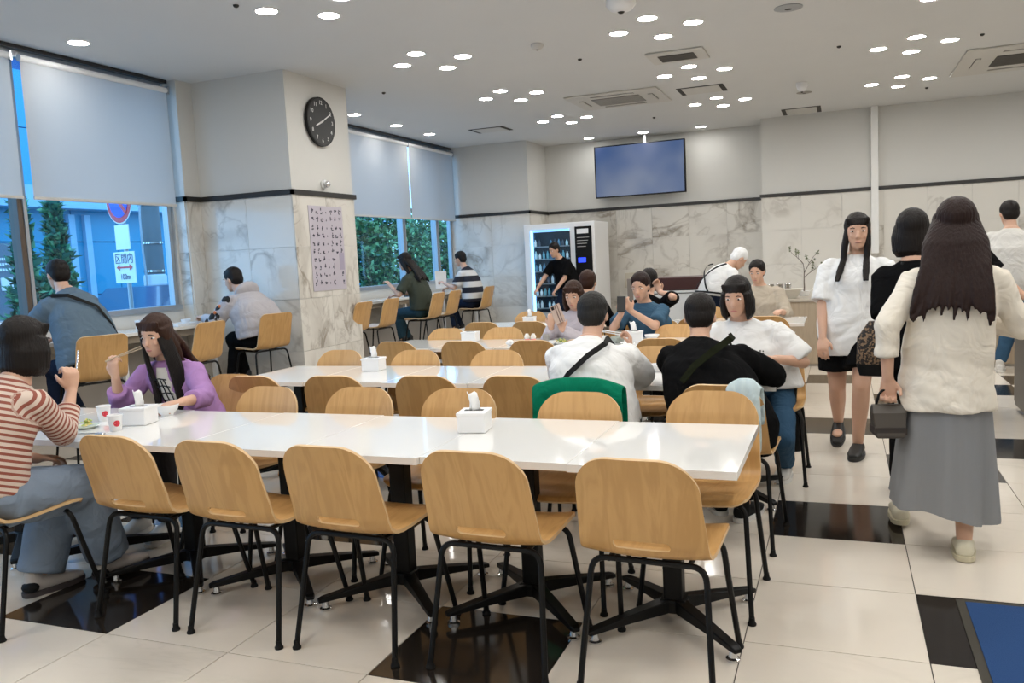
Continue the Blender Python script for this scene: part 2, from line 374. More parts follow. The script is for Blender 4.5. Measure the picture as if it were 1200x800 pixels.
# road sign
rs = empty('road_sign', (-9, 8.66, -.15), 'round blue road sign with red ring and white plates below on pole', 'sign')
n_ = V((-.24, -.97, 0)); s_ = V((.97, -.24, 0))
MB().tube([(0, .05, 0), (0, .05, 3.1)], .03, 10).build('post', MT['alu'], rs, smooth=True)
def disc(name, r_, off, m):
    c = V((0, 0, 2.58)) + n_*off; mb = MB(); u_, v_ = s_*r_, V((0, 0, r_))
    mb.ell([(c, u_, v_), (c+n_*.004, u_, v_)], 32); return mb.build(name, m, rs)
disc('white_rim', .31, .0, MT['white']); disc('red_ring', .295, .005, mat('sign_red', (.6, .02, .03), .4)); disc('blue_face', .225, .010, mat('sign_blue', (.01, .06, .65), .4))
c0 = V((0, 0, 2.58)) + n_*.016; a_, b_ = (s_*-.17+V((0, 0, .17))), (s_*.17+V((0, 0, -.17))); t_ = (s_+V((0, 0, 1))).normalized()*.03
MB().quad(c0+a_-t_, c0+a_+t_, c0+b_+t_, c0+b_-t_).build('red_slash', mat('slash_red', (.6, .02, .03), .4), rs)
def plate(z0, z1, hw):
    mb = MB(); p = [(-s_*hw), (s_*hw)]
    mb.add([p[0]+V((0, 0, z0)), p[1]+V((0, 0, z0)), p[1]+V((0, 0, z1)), p[0]+V((0, 0, z1)), p[0]+V((0, 0, z0))-n_*.01, p[1]+V((0, 0, z0))-n_*.01, p[1]+V((0, 0, z1))-n_*.01, p[0]+V((0, 0, z1))-n_*.01],
           [(0, 1, 2, 3), (7, 6, 5, 4), (0, 4, 5, 1), (1, 5, 6, 2), (2, 6, 7, 3), (3, 7, 4, 0)]); return mb.build('white_plate', MT['white'], rs)
plate(1.93, 2.26, .17); plate(1.48, 1.90, .25)
red = mat('arrow_red', (.65, .03, .03), .4); ink = mat('sign_ink', (.05, .06, .12), .5)
xd = -s_ if s_.x*0+(-s_).dot(V((.72, .69, 0))) > 0 else s_
text('区間内', .15, 'lettering', ink, rs, frame_mat(V((0, 0, 1.80))+n_*.004, xd, (0, 0, 1)))
text('100m', .11, 'lettering', ink, rs, frame_mat(V((0, 0, 1.56))+n_*.004, xd, (0, 0, 1)))
ar = MB(); q_ = lambda a, b: V((0, 0, 1.69+b))+n_*.006+xd*a
ar.add([q_(-.12, -.012), q_(.12, -.012), q_(.12, .012), q_(-.12, .012)], [(0, 1, 2, 3)]).add([q_(-.20, 0), q_(-.12, -.045), q_(-.12, .045)], [(0, 1, 2)]).add([q_(.20, 0), q_(.12, -.045), q_(.12, .045)], [(0, 1, 2)])
ar.build('double_arrow', red, rs)
# parked car
car = empty('car', (-9.9, 10.5, -.15), 'dark blue parked car behind the left window sill', 'car', rz=R(90))
def carprof(yo, zs): return [(-2.0, zs[0]), (-1.9, zs[1]), (-1.2, zs[2]), (-.6, zs[3]), (.7, zs[3]), (1.3, zs[2]), (2.0, zs[4]), (2.1, zs[0])]
mb = MB(); rr = []
for y, k in ((-.82, .93), (-.7, 1), (.7, 1), (.82, .93)): rr.append([V((x*k, y, z)) for x, z in [(-2.05, .35), (-2.05, .85), (-1.75, .98), (-1.2, 1.02), (-.7, 1.40*k), (.6, 1.42*k), (1.15, 1.02), (1.95, .85), (2.1, .6), (2.1, .35)]])
mb.loft(rr); mb.build('body', mat('car_paint', (.03, .06, .12), .2, coat=.5), car, smooth=True)
MB().box(-.72, .62, -.835, .835, 1.03, 1.27).build('side_window', MT['iris'], car)
for x in (-1.3, 1.3):
    for y in (-.74, .74): MB().tube([(x, y-.1, .33), (x, y+.1, .33)], .33, 18).build('wheel', MT['rubber'], car, smooth=True)
# bushes and conifers
def leafy(name, loc, label, crown, n, size, cols, trunk, seed, cone=False, gr=None):
    rnd = random.Random(seed); e = empty(name, loc, label, 'tree', gr)
    MB().tube([(0, 0, 0), (.03, .02, trunk*.5), (0, 0, trunk)], [.07, .05, .03], 8).build('trunk', MT['trunkm'], e, smooth=True)
    mb = MB()
    for i in range(n):
        t = rnd.random(); a = rnd.random()*6.283
        if cone: z = t**1.3; r_ = (1-z)*crown[0]*(.55+.45*rnd.random())*(1+.25*math.sin(z*40)); p = V((r_*math.cos(a), r_*math.sin(a), .3+z*crown[2]))
        else:
            q = V((rnd.gauss(0, 1), rnd.gauss(0, 1), rnd.gauss(0, 1))).normalized()*(.55+.45*rnd.random()); p = V((q.x*crown[0], q.y*crown[1], crown[3]+q.z*crown[2]))
        d = V((rnd.gauss(0, 1), rnd.gauss(0, 1), rnd.gauss(0, .7)+(.8 if cone else 0))).normalized(); s1 = d.cross(V((rnd.random(), rnd.random(), 1))).normalized()
        l_ = size*(.6+.8*rnd.random()); mb.cur = rnd.randrange(len(cols))
        mb.add([p, p+d*l_*.5+s1*l_*.28, p+d*l_, p+d*l_*.5-s1*l_*.28], [(0, 1, 2, 3)])
    tag(mb.build('foliage', cols, e), kind='stuff'); return e
MT['trunkm'] = mat('bark', (.10, .07, .05), .9, noise=.3, nscale=12)
G1 = [mat('leaf_green', (.05, .22, .14), .6), mat('leaf_dark', (.02, .12, .09), .6), mat('leaf_light', (.12, .36, .18), .6)]
leafy('conifer_tree', (-11.7, 9.90, -.15), 'narrow green conifer in front of blue building', (.42, .42, 2.45), 4200, .16, G1, 2.5, 1, True)
leafy('conifer_tree', (-9.2, 7.32, -.15), 'dark green conifer left of brown window mullion', (.34, .34, 2.2), 2600, .13, G1, 2.2, 2, True)
G2 = [mat('hedge_green', (.09, .24, .10), .6), mat('hedge_dark', (.03, .11, .06), .6), mat('hedge_light', (.22, .42, .17), .6)]
for k, (x, y, l) in enumerate(((-9.6, 15.4, 'leafy green bush filling left half of rear window'), (-9.7, 17.4, 'leafy green bush in middle of rear window'), (-9.8, 19.6, 'darker leafy bush behind right pane of rear window'), (-9.9, 22.2, 'leafy bush at right edge of rear window')  )):
    leafy('garden_bush', (x, y, -.15), l, (.9, 1.08, 1.5, 1.45), 8500, .13, G2, 1.2, 10+k, gr='bushes outside the rear window')
# ================================================================== CEILING FITTINGS
def ring_mesh():
    mb = MB(); n = 28
    rs_ = [[V((r_*math.cos(2*math.pi*j/n), r_*math.sin(2*math.pi*j/n), z)) for j in range(n)] for r_, z in ((.082, -.001), (.082, -.006), (.098, -.006), (.102, -.001))]
    mb.loft(rs_, cap=False); return mb.mesh('trim_ring', MT['lampring'])
me_ring = ring_mesh(); shade(me_ring)
me_lamp = MB().lathe([(.082, -.0015), (.080, -.0035), (.04, -.006), (.004, -.0065)], n=28).mesh('diffuser', MT['lamp']); shade(me_lamp)
def downlight(x, y, label, group):
    e = empty('downlight', (x, y, H), label, 'light', group); inst('trim_ring', me_ring, e); inst('diffuser', me_lamp, e)
cols_ = {-3.815: 'left', -1.55: 'middle', .73: 'right', 2.95: 'far right'}
rows_ = {-.9: 'rearmost', 1.27: 'rear overhead', 3.44: 'front overhead', 5.63: 'nearest', 7.82: 'second', 9.99: 'third', 12.18: 'farthest'}
for xc, cn in cols_.items():
    for yc, rn in rows_.items():
        for dx, dy, pn in ((0, -.35, 'front'), (-.34, 0, 'left'), (.34, 0, 'right'), (0, .35, 'rear')):
            downlight(xc+dx, yc+dy, f'round ceiling downlight, {pn} lamp of {rn} cluster in {cn} column', 'ceiling downlights in diamond clusters')
for x, n1 in ((-4.08, 'left of the screen'), (-3.12, 'just above the screen'), (-2.15, 'right of the screen')): downlight(x, 14.4, f'single round ceiling downlight near back wall, {n1}', 'single ceiling downlights')
for y, n1 in ((3.3, 'nearest'), (5.55, 'above the big left blind'), (9.94, 'just past the column'), (11.08, 'over middle of rear counter'), (12.15, 'over far end of rear counter')): downlight(-6.05, y, f'single round downlight along window side, {n1}', 'single ceiling downlights')
# cassette air conditioners and hatches (hang from z=H downwards)
def cassette(x0, x1, y0, y1, label, g0, g1, dark, slots=True):
    e = empty('ceiling_air_conditioner', ((x0+x1)/2, (y0+y1)/2, H), label, 'air conditioner'); hx, hy = (x1-x0)/2, (y1-y0)/2
    MB().box(-hx, hx, -hy, hy, -.022, -.002).build('panel', MT['vent'], e, bevel=.008)
    gx, gy = hx*g0, hy*g1
    MB().box(-gx, gx, -gy, gy, -.026, -.022).build('intake_grille', MT['gap'] if dark else MT['grille'], e)
    mb = MB(); k = 16
    for i in range(k): y = -gy+2*gy*(i+.5)/k; mb.box(-gx, gx, y-gy*.35/k*1.6, y+gy*.35/k*1.6, -.030, -.026)
    mb.build('grille_slats', mat('slat_%s' % dark, (.10, .09, .075) if dark else (.36, .345, .31), .6), e)
    if slots:
        for sx, sy in ((1, 0), (-1, 0), (0, 1), (0, -1)):
            mb = MB()
            if sx: c = sx*(gx+hx)/2; mb.box(c-.03, c+.03, -gy*.9, gy*.9, -.024, -.022)
            else: c = sy*(gy+hy)/2; mb.box(-gx*.9, gx*.9, c-.03, c+.03, -.024, -.022)
            o = mb.build('outlet_slot', MT['gap'], e)
            mb = MB()
            if sx: mb.box(c-.022, c+.022, -gy*.88, gy*.88, -.034, -.024)
            else: mb.box(-gx*.88, gx*.88, c-.022, c+.022, -.034, -.024)
            mb.build('louver', MT['vent'], e)
cassette(-3.30, -2.10, 10.52, 11.58, 'large white ceiling cassette with pale grille and four louvers', .52, .45, False)
cassette(-1.86, -1.27, 8.77, 9.27, 'small square ceiling vent with dark grille between middle light clusters', .62, .55, True, False)
cassette(1.30, 2.55, 10.62, 12.2, 'ceiling cassette with dark brown grille at right edge', .42, .40, True)
def hatch(x0, x1, y0, y1, label):
    e = empty('ceiling_hatch', ((x0+x1)/2, (y0+y1)/2, H), label, 'hatch'); hx, hy = (x1-x0)/2, (y1-y0)/2
    MB().box(-hx, hx, -hy, hy, -.006, -.001).build('frame', MT['gap'], e)
    MB().box(-hx+.06, hx-.06, -hy+.025, hy-.025, -.011, -.006).build('cover', MT['vent'], e)
hatch(-1.92, -1.34, 10.86, 11.36, 'square white ceiling hatch beside the middle light clusters')
hatch(-.82, -.26, 13.5, 14.1, 'square ceiling hatch close to the back wall on the right')
hatch(-5.38, -4.80, 12.15, 12.6, 'slim ceiling hatch over the far left corner')
def round_fit(name, x, y, r_, h_, label, m, cat='sensor'):
    e = empty(name, (x, y, H), label, cat)
    MB().lathe([(r_, -.001), (r_, -.4*h_), (r_*.75, -.8*h_), (r_*.3, -h_)], n=20).build('housing', m, e, smooth=True)
    MB().lathe([(r_*.28, -h_*.98), (r_*.12, -h_*1.12)], n=12).build('sensor_lens', MT['gap'], e, smooth=True)
round_fit('smoke_detector', -2.68, 7.79, .06, .05, 'grey smoke detector between left and middle light clusters', MT['vent'])
round_fit('ceiling_projector', -1.63, 6.85, .12, .09, 'white round ceiling device at top edge of the picture', MT['white'])
round_fit('ceiling_speaker', -.40, 7.81, .12, .015, 'flat grey ceiling speaker right of the nearest middle cluster', mat('speaker_grey', (.36, .37, .38), .6), 'speaker')
round_fit('security_camera', -.44, 11.46, .07, .11, 'white dome camera on ceiling right of the middle cluster column', MT['white'], 'camera')
round_fit('ceiling_speaker', -.44, 12.2, .1, .012, 'flat disc on ceiling just behind the dome camera', mat('speaker_dark', (.3, .28, .25), .6), 'speaker')
for k, (x, y, l) in enumerate(((-4.26, 5.4, 'tiny sprinkler head left of the nearest left cluster'), (-2.5, 8.6, 'tiny sprinkler head near the grey smoke detector'), (-5.0, 8.9, 'tiny sprinkler head beside the column'), (-.0, 9.6, 'tiny sprinkler head right of small vent'), (-2.62, 12.9, 'tiny sprinkler head in front of the screen'), (1.35, 9.9, 'tiny sprinkler head in front of the right cassette'), (1.1, 12.9, 'tiny sprinkler head behind the right cassette'))):
    round_fit('sprinkler_head', x, y, .022, .02, l, MT['gap'])
# ================================================================== ROLLER BLINDS
def blind(y0, y1, z0, z1, label):
    e = empty('roller_blind', (XW+.09, (y0+y1)/2, z0), label, 'blind', 'roller blinds'); hy = (y1-y0)/2
    n = 10; mb = MB(); v = []; f = []
    for i in range(n+1):
        y = -hy+2*hy*i/n; x = .004*math.sin(i*1.7)
        for z in (0.02, z1-z0): v.append((x, y, z))
    for i in range(n): f.append((2*i, 2*i+2, 2*i+3, 2*i+1))
    mb.add(v, f); o = mb.build('fabric', MT['blind'], e, smooth=True)
    MB().box(-.01, .012, -hy, hy, 0, .028).build('bottom_bar', MT['vent'], e, bevel=.004)
    MB().tube([(-.01, -hy, z1-z0), (-.01, hy, z1-z0)], .03, 12).build('roller', MT['white'], e, smooth=True)
    MB().box(-.035, .02, hy+.0, hy+.02, z1-z0-.04, z1-z0+.04).build('bracket', MT['alu'], e)
blind(5.30, 6.97, 2.11, 3.30, 'broad pale roller blind left of the marble column')
blind(3.45, 5.20, 2.11, 3.30, 'pale roller blind cut off by left edge of the picture')
blind(1.6, 3.40, 2.11, 3.30, 'pale roller blind further left along the window wall')
blind(-.3, 1.55, 2.11, 3.30, 'pale roller blind behind the viewpoint on window wall')
blind(8.55, 10.2, 2.11, 3.30, 'pale roller blind partly hidden behind the column')
blind(10.24, 12.15, 2.11, 3.30, 'pale roller blind right of the column over bushes')
blind(12.175, 13.82, 2.11, 3.30, 'pale roller blind next to the far left corner')
struct('trim_4', MB().box(XW-.0, XW+.05, -1.5, 7.03, 3.385, H-.002).box(XW-.0, XW+.05, 8.46, 13.88, 3.385, H-.002), MT['trim'])
# ================================================================== WALL ITEMS
ck = empty('wall_clock', (-5.228, 7.85, 2.965), 'round black wall clock with white numerals on column', 'clock')
def xdisc(mb, r_, x0, x1, n=40): mb.loft([[V((x, r_*math.cos(2*math.pi*j/n), r_*math.sin(2*math.pi*j/n))) for j in range(n)] for x in (x0, x1)])
mb = MB(); xdisc(mb, .26, 0, .035); mb.build('case', MT['black'], ck, smooth=True)
mb = MB(); xdisc(mb, .245, .035, .037); mb.build('dial', mat('clock_dial', (.015, .015, .014), .5), ck)
wh = mat('clock_white', (.75, .75, .72), .5)
for k in range(1, 13):
    a = R(90-30*k); text(str(k), .062, 'numeral', wh, ck, frame_mat((.039, .2*math.cos(a), .2*math.sin(a)), (0, 1, 0), (0, 0, 1)))
def hand(ang, L_, w_):
    a = R(90-ang); d = V((0, math.cos(a), math.sin(a))); s = V((0, -d.z, d.y))*w_; c = V((.043, 0, 0))
    mb = MB(); mb.add([c-d*.03-s, c-d*.03+s, c+d*L_+s*.6, c+d*L_-s*.6], [(0, 1, 2, 3)]); mb.build('hand', wh, ck)
hand(60, .20, .008); hand(245, .125, .011)
cd = empty('security_camera', (-5.228, 7.86, 2.30), 'small white wall camera on column just above dark trim', 'camera')
mb = MB(); xdisc(mb, .05, 0, .02, 20); mb.build('mount', MT['white'], cd, smooth=True)
MB().blob((.045, 0, 0), (.035, 0, 0), (0, .035, 0), (0, 0, .035)).build('lens_ball', MT['chrome'], cd, smooth=True)
# poster
po = empty('poster', (-5.226, 7.85, 1.61), 'pale lilac poster with rows of small black characters on column', 'poster')
MB().box(0, .004, -.32, .32, -.455, .455).build('sheet', mat('poster_paper', (.50, .46, .52), .6), po)
pk = mat('poster_ink', (.03, .03, .05), .6)
rnd = random.Random(5); mb = MB()
for r_ in range(10):
    for k in range(7):
        if r_ >= 6 and k >= 5 and not (r_ >= 8 and k == 6): continue
        y = -.26+k*.087; z = .39-r_*.085
        if k == 3: mb.box(.004, .0052, y-.006, y+.006, z-.012, z+.006); continue
        for q in range(4):
            a, b = rnd.uniform(-.022, .012), rnd.uniform(-.026, .02)
            if rnd.random() < .5: mb.box(.004, .0052, y+a, y+a+rnd.uniform(.018, .034), z+b, z+b+.011)
            else: mb.box(.004, .0052, y+a, y+a+.011, z+b, z+b+rnd.uniform(.015, .028))
mb.build('printed_characters', pk, po)
MB().box(.004, .0052, .21, .30, -.24, -.05).build('tinted_box', mat('poster_tint', (.38, .34, .44), .6), po)
# wall screen
tv = empty('wall_screen', (-3.25, 14.62, 2.83), 'large wall-mounted screen showing a blurry blue picture', 'screen')
MB().box(-.80, .80, -.04, .03, -.45, .45).build('bezel', MT['black'], tv, bevel=.008)
m = bpy.data.materials.new('screen_picture'); m.use_nodes = True; nt = m.node_tree; b = nt.nodes['Principled BSDF']
tc = nt.nodes.new('ShaderNodeTexCoord'); nn = nt.nodes.new('ShaderNodeTexNoise'); nn.inputs['Scale'].default_value = .95
cr = nt.nodes.new('ShaderNodeValToRGB'); cr.color_ramp.elements[0].position = .35; cr.color_ramp.elements[0].color = (.025, .09, .27, 1); cr.color_ramp.elements[1].position = .66; cr.color_ramp.elements[1].color = (.22, .27, .38, 1)
nt.links.new(tc.outputs['Object'], nn.inputs['Vector']); nt.links.new(nn.outputs[0], cr.inputs[0]); nt.links.new(cr.outputs[0], b.inputs['Emission Color'])
b.inputs['Base Color'].default_value = (.01, .01, .02, 1); b.inputs['Emission Strength'].default_value = .55; b.inputs['Roughness'].default_value = .3
MB().box(-.775, .775, -.044, -.04, -.43, .43).build('display', m, tv)
MB().tube([(0.1, .02, .4), (0.1, .02, .585)], .025, 10).build('ceiling_pole', MT['white'], tv, smooth=True)
MB().box(-.2, .2, .03, .26, -.15, .15).build('bracket', MT['black'], tv)
# ================================================================== VENDING MACHINE
vm = empty('vending_machine', (-4.45, 13.6, 0), 'tall white vending machine with dark glass front in the back corner', 'vending machine')
Z1 = 1.955
mb = MB().box(-.63, .63, 0, .9, .03, Z1); mb.build('cabinet', MT['white'], vm, bevel=.012)
MB().box(-.50, .20, -.012, 0, .45, Z1-.10).build('window_recess', mat('recess_dark', (.012, .02, .035), .5), vm)
MB().box(-.50, -.455, -.03, -.012, .45, Z1-.10).build('light_strip', mat('vend_light', (.3, .6, 1), .4, emit=2.2, ecol=(.35, .65, 1)), vm)
MB().box(-.455, .20, -.028, -.012, Z1-.14, Z1-.10).build('light_strip', mat('vend_light_top', (.3, .6, 1), .4, emit=.8, ecol=(.35, .65, 1)), vm)
bc = [mat('pack_%d' % i, c, .4, emit=.12, ecol=c) for i, c in enumerate(((.5, .75, .85), (.1, .25, .4), (.7, .8, .85), (.15, .4, .5), (.05, .08, .12)))]
rnd = random.Random(3)
for k in range(6):
    z = Z1-.38-k*.21
    sh = MB().box(-.44, .19, -.05, -.012, z-.02, z).build('shelf', MT['alu'], vm)
    for q in range(9):
        if rnd.random() < .12: continue
        x = -.41+q*.07; mb = MB(); h_ = rnd.uniform(.09, .13)
        mb.lathe([(.022, 0), (.024, h_*.6), (.010, h_*.85), (.010, h_)], (x, -.037, z+.002), 10); mb.build('drink_bottle', bc[rnd.randrange(5)], sh, smooth=True)
MB().box(-.50, .20, -.062, -.056, .45, Z1-.10).build('glass_door', MT['glass'], vm)
MB().box(-.50, .20, -.07, -.01, .12, .36).build('delivery_flap', MT['black'], vm, bevel=.006)
cp = MB().box(.29, .58, -.03, 0, .42, Z1-.08).build('control_panel', MT['black'], vm, bevel=.005)
MB().box(.33, .53, -.036, -.03, Z1-.20, Z1-.12).build('notice_card', MT['white'], cp)
mb = MB()
for k in range(4): mb.box(.33, .54-.02*k, -.034, -.03, Z1-.27-.05*k, Z1-.262-.05*k)
mb.build('printed_line', MT['vent'], cp)
MB().box(.34, .47, -.036, -.03, Z1-.68, Z1-.60).build('blue_display', mat('blue_display', (.02, .05, .9), .4, emit=1.1, ecol=(.03, .07, 1)), cp)
MB().box(.34, .47, -.036, -.03, Z1-.96, Z1-.90).build('coin_plate', mat('coin_red', (.6, .12, .10), .4), cp)
MB().box(.50, .56, -.045, -.03, Z1-1.25, Z1-.90).build('coin_slot', MT['alu'], cp)
# ================================================================== WINDOW COUNTERS
def counter(ya, yb, label):
    e = empty('window_counter', (-6.29, (ya+yb)/2, 0), label, 'counter'); h_ = (yb-ya)/2
    MB().box(-.245, .245, -h_, h_, .865, .90).build('worktop', MT['top'], e, bevel=.004)
    MB().box(-.22, .20, -h_+.02, h_-.02, .80, .864).build('apron', mat('counter_apron', (.30, .25, .19), .6), e)
    k = int(h_*2/1.2)
    for i in range(k+1):
        y = -h_+.06+(2*h_-.12)*i/max(1, k); MB().box(.13, .17, y-.02, y+.02, 0, .80).build('leg', MT['white'], e)
counter(2.2, 7.04, 'long white window counter ending at the marble column'); counter(8.47, 13.85, 'long white rear window counter under the bushes view')
# ================================================================== CHAIRS
def shell(square=False):
    r_top = .05 if square else .115; Wt, Wm, Wf = (.185, .195, .20) if square else (.188, .209, .205)
    prof = [(.205, .432), (.19, .446), (.14, .452), (.05, .446), (-.05, .440), (-.11, .440), (-.155, .449), (-.19, .472), (-.21, .51), (-.225, .56), (-.245, .63), (-.262, .70), (-.277, .745), (-.286, .775), (-.292, .793)]
    # resample
    P = [V((0, a, b)) for a, b in prof]; L_ = [0]
    for i in range(1, len(P)): L_.append(L_[-1]+(P[i]-P[i-1]).length)
    T = L_[-1]; ss = sorted(set([round(T*i/40, 5) for i in range(41)] + [round(T-r_top*(1-math.cos(R(a))), 5) for a in range(0, 91, 9)] + [round(.06*(1-math.cos(R(a))), 5) for a in range(0, 91, 12)]))
    nu = 22; vs = []
    for s in ss:
        k = max(i for i in range(len(L_)) if L_[i] <= s+1e-6); k = min(k, len(P)-2); t = (s-L_[k])/(L_[k+1]-L_[k]); p = P[k].lerp(P[k+1], t)
        u = s/T; wd = Wf+(Wm-Wf)*min(1, u/.5) if u < .5 else Wm+(Wt-Wm)*(u-.5)/.5
        d = T-s
        if d < r_top: wd = wd-r_top+math.sqrt(max(0, r_top**2-(r_top-d)**2))
        if s < .06: wd = wd-.06+math.sqrt(max(0, .06**2-(.06-s)**2))
        for i in range(nu+1):
            x = -1+2*i/nu; xa = x*wd/.21
            back = min(1, max(0, (u-.45)/.2)); dish = .016*(xa*xa)
            vs.append((x*wd, p.y+dish*1.6*back, p.z+dish*(1-back)*.9))
    fs = [(k*(nu+1)+i, k*(nu+1)+i+1, (k+1)*(nu+1)+i+1, (k+1)*(nu+1)+i) for k in range(len(ss)-1) for i in range(nu)]
    me = bpy.data.meshes.new('seat_shell'); me.from_pydata(vs, [], fs); me.materials.append(MT['ply']); me.materials.append(MT['ply_edge'])
    bm = bmesh.new(); bm.from_mesh(me); bmesh.ops.remove_doubles(bm, verts=bm.verts, dist=.0004); bmesh.ops.recalc_face_normals(bm, faces=bm.faces); bm.to_mesh(me); bm.free()
    o = bpy.data.objects.new('seat_shell', me); C.objects.link(o)
    so = o.modifiers.new('s', 'SOLIDIFY'); so.thickness = .012; so.offset = 0; so.material_offset_rim = 1
    if not square:
        mb = MB(); n = 24; rs_ = []
        for y in (-.30, -.12):
            rs_.append([V(((.076 if math.cos(2*math.pi*j/n) > 0 else -.076)+.016*math.cos(2*math.pi*j/n), y, .500+.0155*math.sin(2*math.pi*j/n))) for j in range(n)])
        mb.loft(rs_); c = mb.build('cut', MT['ply_edge']); bo = o.modifiers.new('b', 'BOOLEAN'); bo.operation = 'DIFFERENCE'; bo.solver = 'EXACT'; bo.object = c
        bpy.context.view_layer.update(); bake(o); bpy.data.objects.remove(c)
    else: bake(o)
    shade(o.data, 50); me = o.data; bpy.data.objects.remove(o); return me
me_shell = shell(); me_shell_sq = shell(True)
def arc(pts, r_=.04, n=5):
    """round the inner corners of a polyline"""
    pts = [V(p) for p in pts]; out = [pts[0]]
    for i in range(1, len(pts)-1):
        a, b, c = pts[i-1], pts[i], pts[i+1]; p = b+(a-b).normalized()*r_; q = b+(c-b).normalized()*r_
        for k in range(n+1): t = k/n; out.append(p*(1-t)**2+b*2*t*(1-t)+q*t*t)
    return out+[pts[-1]]
def make_chair(name, label, me_s, dz=0, rail=False):
    e = empty(name, (0, 0, 0), label, 'chair'); sh = inst('seat_shell', me_s, e, (0, 0, dz))
    zt = .425+dz; sp = .03+(.03 if rail else 0)
    for sx in (-1, 1):
        for sy, yb, yt in ((-1, -.225, -.14), (1, .235, .13)):
            yb += (-.02 if rail else 0)*(1 if sy < 0 else -1)*0
            pts = arc([(0, yt, zt), (sx*.185, yt, zt), (sx*(.185+sp), yb, .012)], .05)
            l = MB().tube(pts, .0105 if not rail else .009, 8).build('leg', MT['black'], e, smooth=True)
            MB().lathe([(.016, 0), (.017, .006), (.012, .014), (.011, .03)], (sx*(.185+sp), yb, 0), 12).build('foot_glide', MT['rubber'], l, smooth=True)
    for x in (-.13, .13): MB().tube([(x, .13, zt-.004), (x, -.14, zt-.004)], .009, 6).build('seat_rail', MT['black'], e, smooth=True)
    if rail:
        q = .24; f = lambda a, b: a+(b-a)*(1-q/zt)
        x = .185+sp*(1-q/zt)*1.0; y1 = .13+(.235-.13)*(1-q/zt); y0 = -(.14+(.225-.14)*(1-q/zt))
        MB().tube([(x, y1, q), (-x, y1, q)], .008, 6).tube([(x, y1, q), (x, y0, q)], .008, 6).tube([(-x, y1, q), (-x, y0, q)], .008, 6).tube([(x, y0, q), (-x, y0, q)], .008, 6).build('footrest', MT['black'], e, smooth=True)
    return e
CH = []; chair0 = None
def place(x, y, rz, label, group, stool=False):
    global chair0, stool0
    if stool:
        if 'stool0' not in globals() or stool0 is None: stool0 = make_chair('bar_stool', label, me_shell_sq, .19, True); c = stool0; stool0_used.append(1)
        else: c = copy_tree(stool0)
    else:
        if chair0 is None: chair0 = make_chair('dining_chair', label, me_shell); c = chair0
        else: c = copy_tree(chair0)
    c.location = (x, y, 0); c.rotation_euler = (0, 0, R(rz)); tag(c, label, 'stool' if stool else 'chair', group); return c
stool0 = None; stool0_used = []
ordn = ['rightmost', 'second from the right', 'third from the right', 'fourth from the right', 'fifth from the right', 'sixth from the right', 'seventh from the right']
def chairrow(xs, y, rz, rowname, side, jit, names=None):
    for k, x in enumerate(xs):
        if isinstance(x, tuple): x, yy, rr = x
        else: yy, rr = y+random.uniform(-.02, .02), rz+random.uniform(-jit, jit)
        place(x, yy, rr, f'plywood chair, {ordn[k]} on the {side} side of the {rowname}', f'chairs along the {rowname}')
chairrow([(-.575, 2.68, -3), (-1.125, 2.69, -2), (-1.675, 2.68, -3), (-2.175, 2.68, -2), (-2.685, 2.70, -2), (-3.29, 2.44, -6)], 2.68, 0, 'front table row', 'near', 2)
chairrow([(-.53, 3.34, 178), (-1.09, 3.27, 180), (-1.70, 3.33, 182), (-2.26, 3.33, 180), (-2.82, 3.32, 179), (-3.42, 3.75, 180)], 3.33, 180, 'front table row', 'far', 2)
chairrow([(-.50, 4.08, -4), (-1.17, 4.06, 0), (-1.60, 4.32, -3), (-2.13, 4.30, 0), (-2.73, 4.28, 4), (-3.25, 4.26, 0)], 4.3, 0, 'second table row', 'near', 2)
chairrow([(-.42, 5.25, 180), (-1.11, 5.05, 180), (-1.62, 4.95, 180), (-2.16, 4.90, 180), (-2.79, 4.93, 180), (-3.43, 4.96, 180)], 4.9, 180, 'second table row', 'far', 3)
chairrow([-.62, -1.18, -1.75, -2.15, -2.72, -3.30], 6.10, 0, 'third table row', 'near', 3)
chairrow([-.60, -1.27, (-1.50, 7.05, 178), (-2.18, 7.0, 180), -2.80, -3.37], 6.62, 180, 'third table row', 'far', 2)
chairrow([-.6, -1.2, (-1.66, 7.75, 0), (-2.25, 7.7, 0), -2.80, -3.32], 7.82, 0, 'fourth table row', 'near', 3)
chairrow([(-.78, 8.95, 180), -1.3, -1.9, -2.5, -3.28], 8.62, 180, 'fourth table row', 'far', 3)
for x, y, rz, l in ((-5.42, 4.80, 68, 'plywood bar stool under the person in grey denim jacket'), (-5.42, 5.85, 90, 'empty plywood bar stool at left window counter behind purple jacket'), (-5.42, 6.86, 74, 'plywood bar stool under the person in grey hoodie'),
                    (-5.45, 8.45, 90, 'plywood bar stool half hidden behind the marble column'), (-5.45, 9.1, 90, 'empty plywood bar stool just right of the column'), (-5.42, 10.35, 90, 'plywood bar stool under the person in dark olive tee'),
                    (-5.45, 10.95, 90, 'empty plywood bar stool between two people at rear counter'), (-5.42, 12.15, 88, 'plywood bar stool under the person in broad striped tee'), (-5.45, 3.7, 90, 'plywood bar stool at left edge of window counter')):
    place(x, y, rz, l, 'bar stools at the window counters', True)
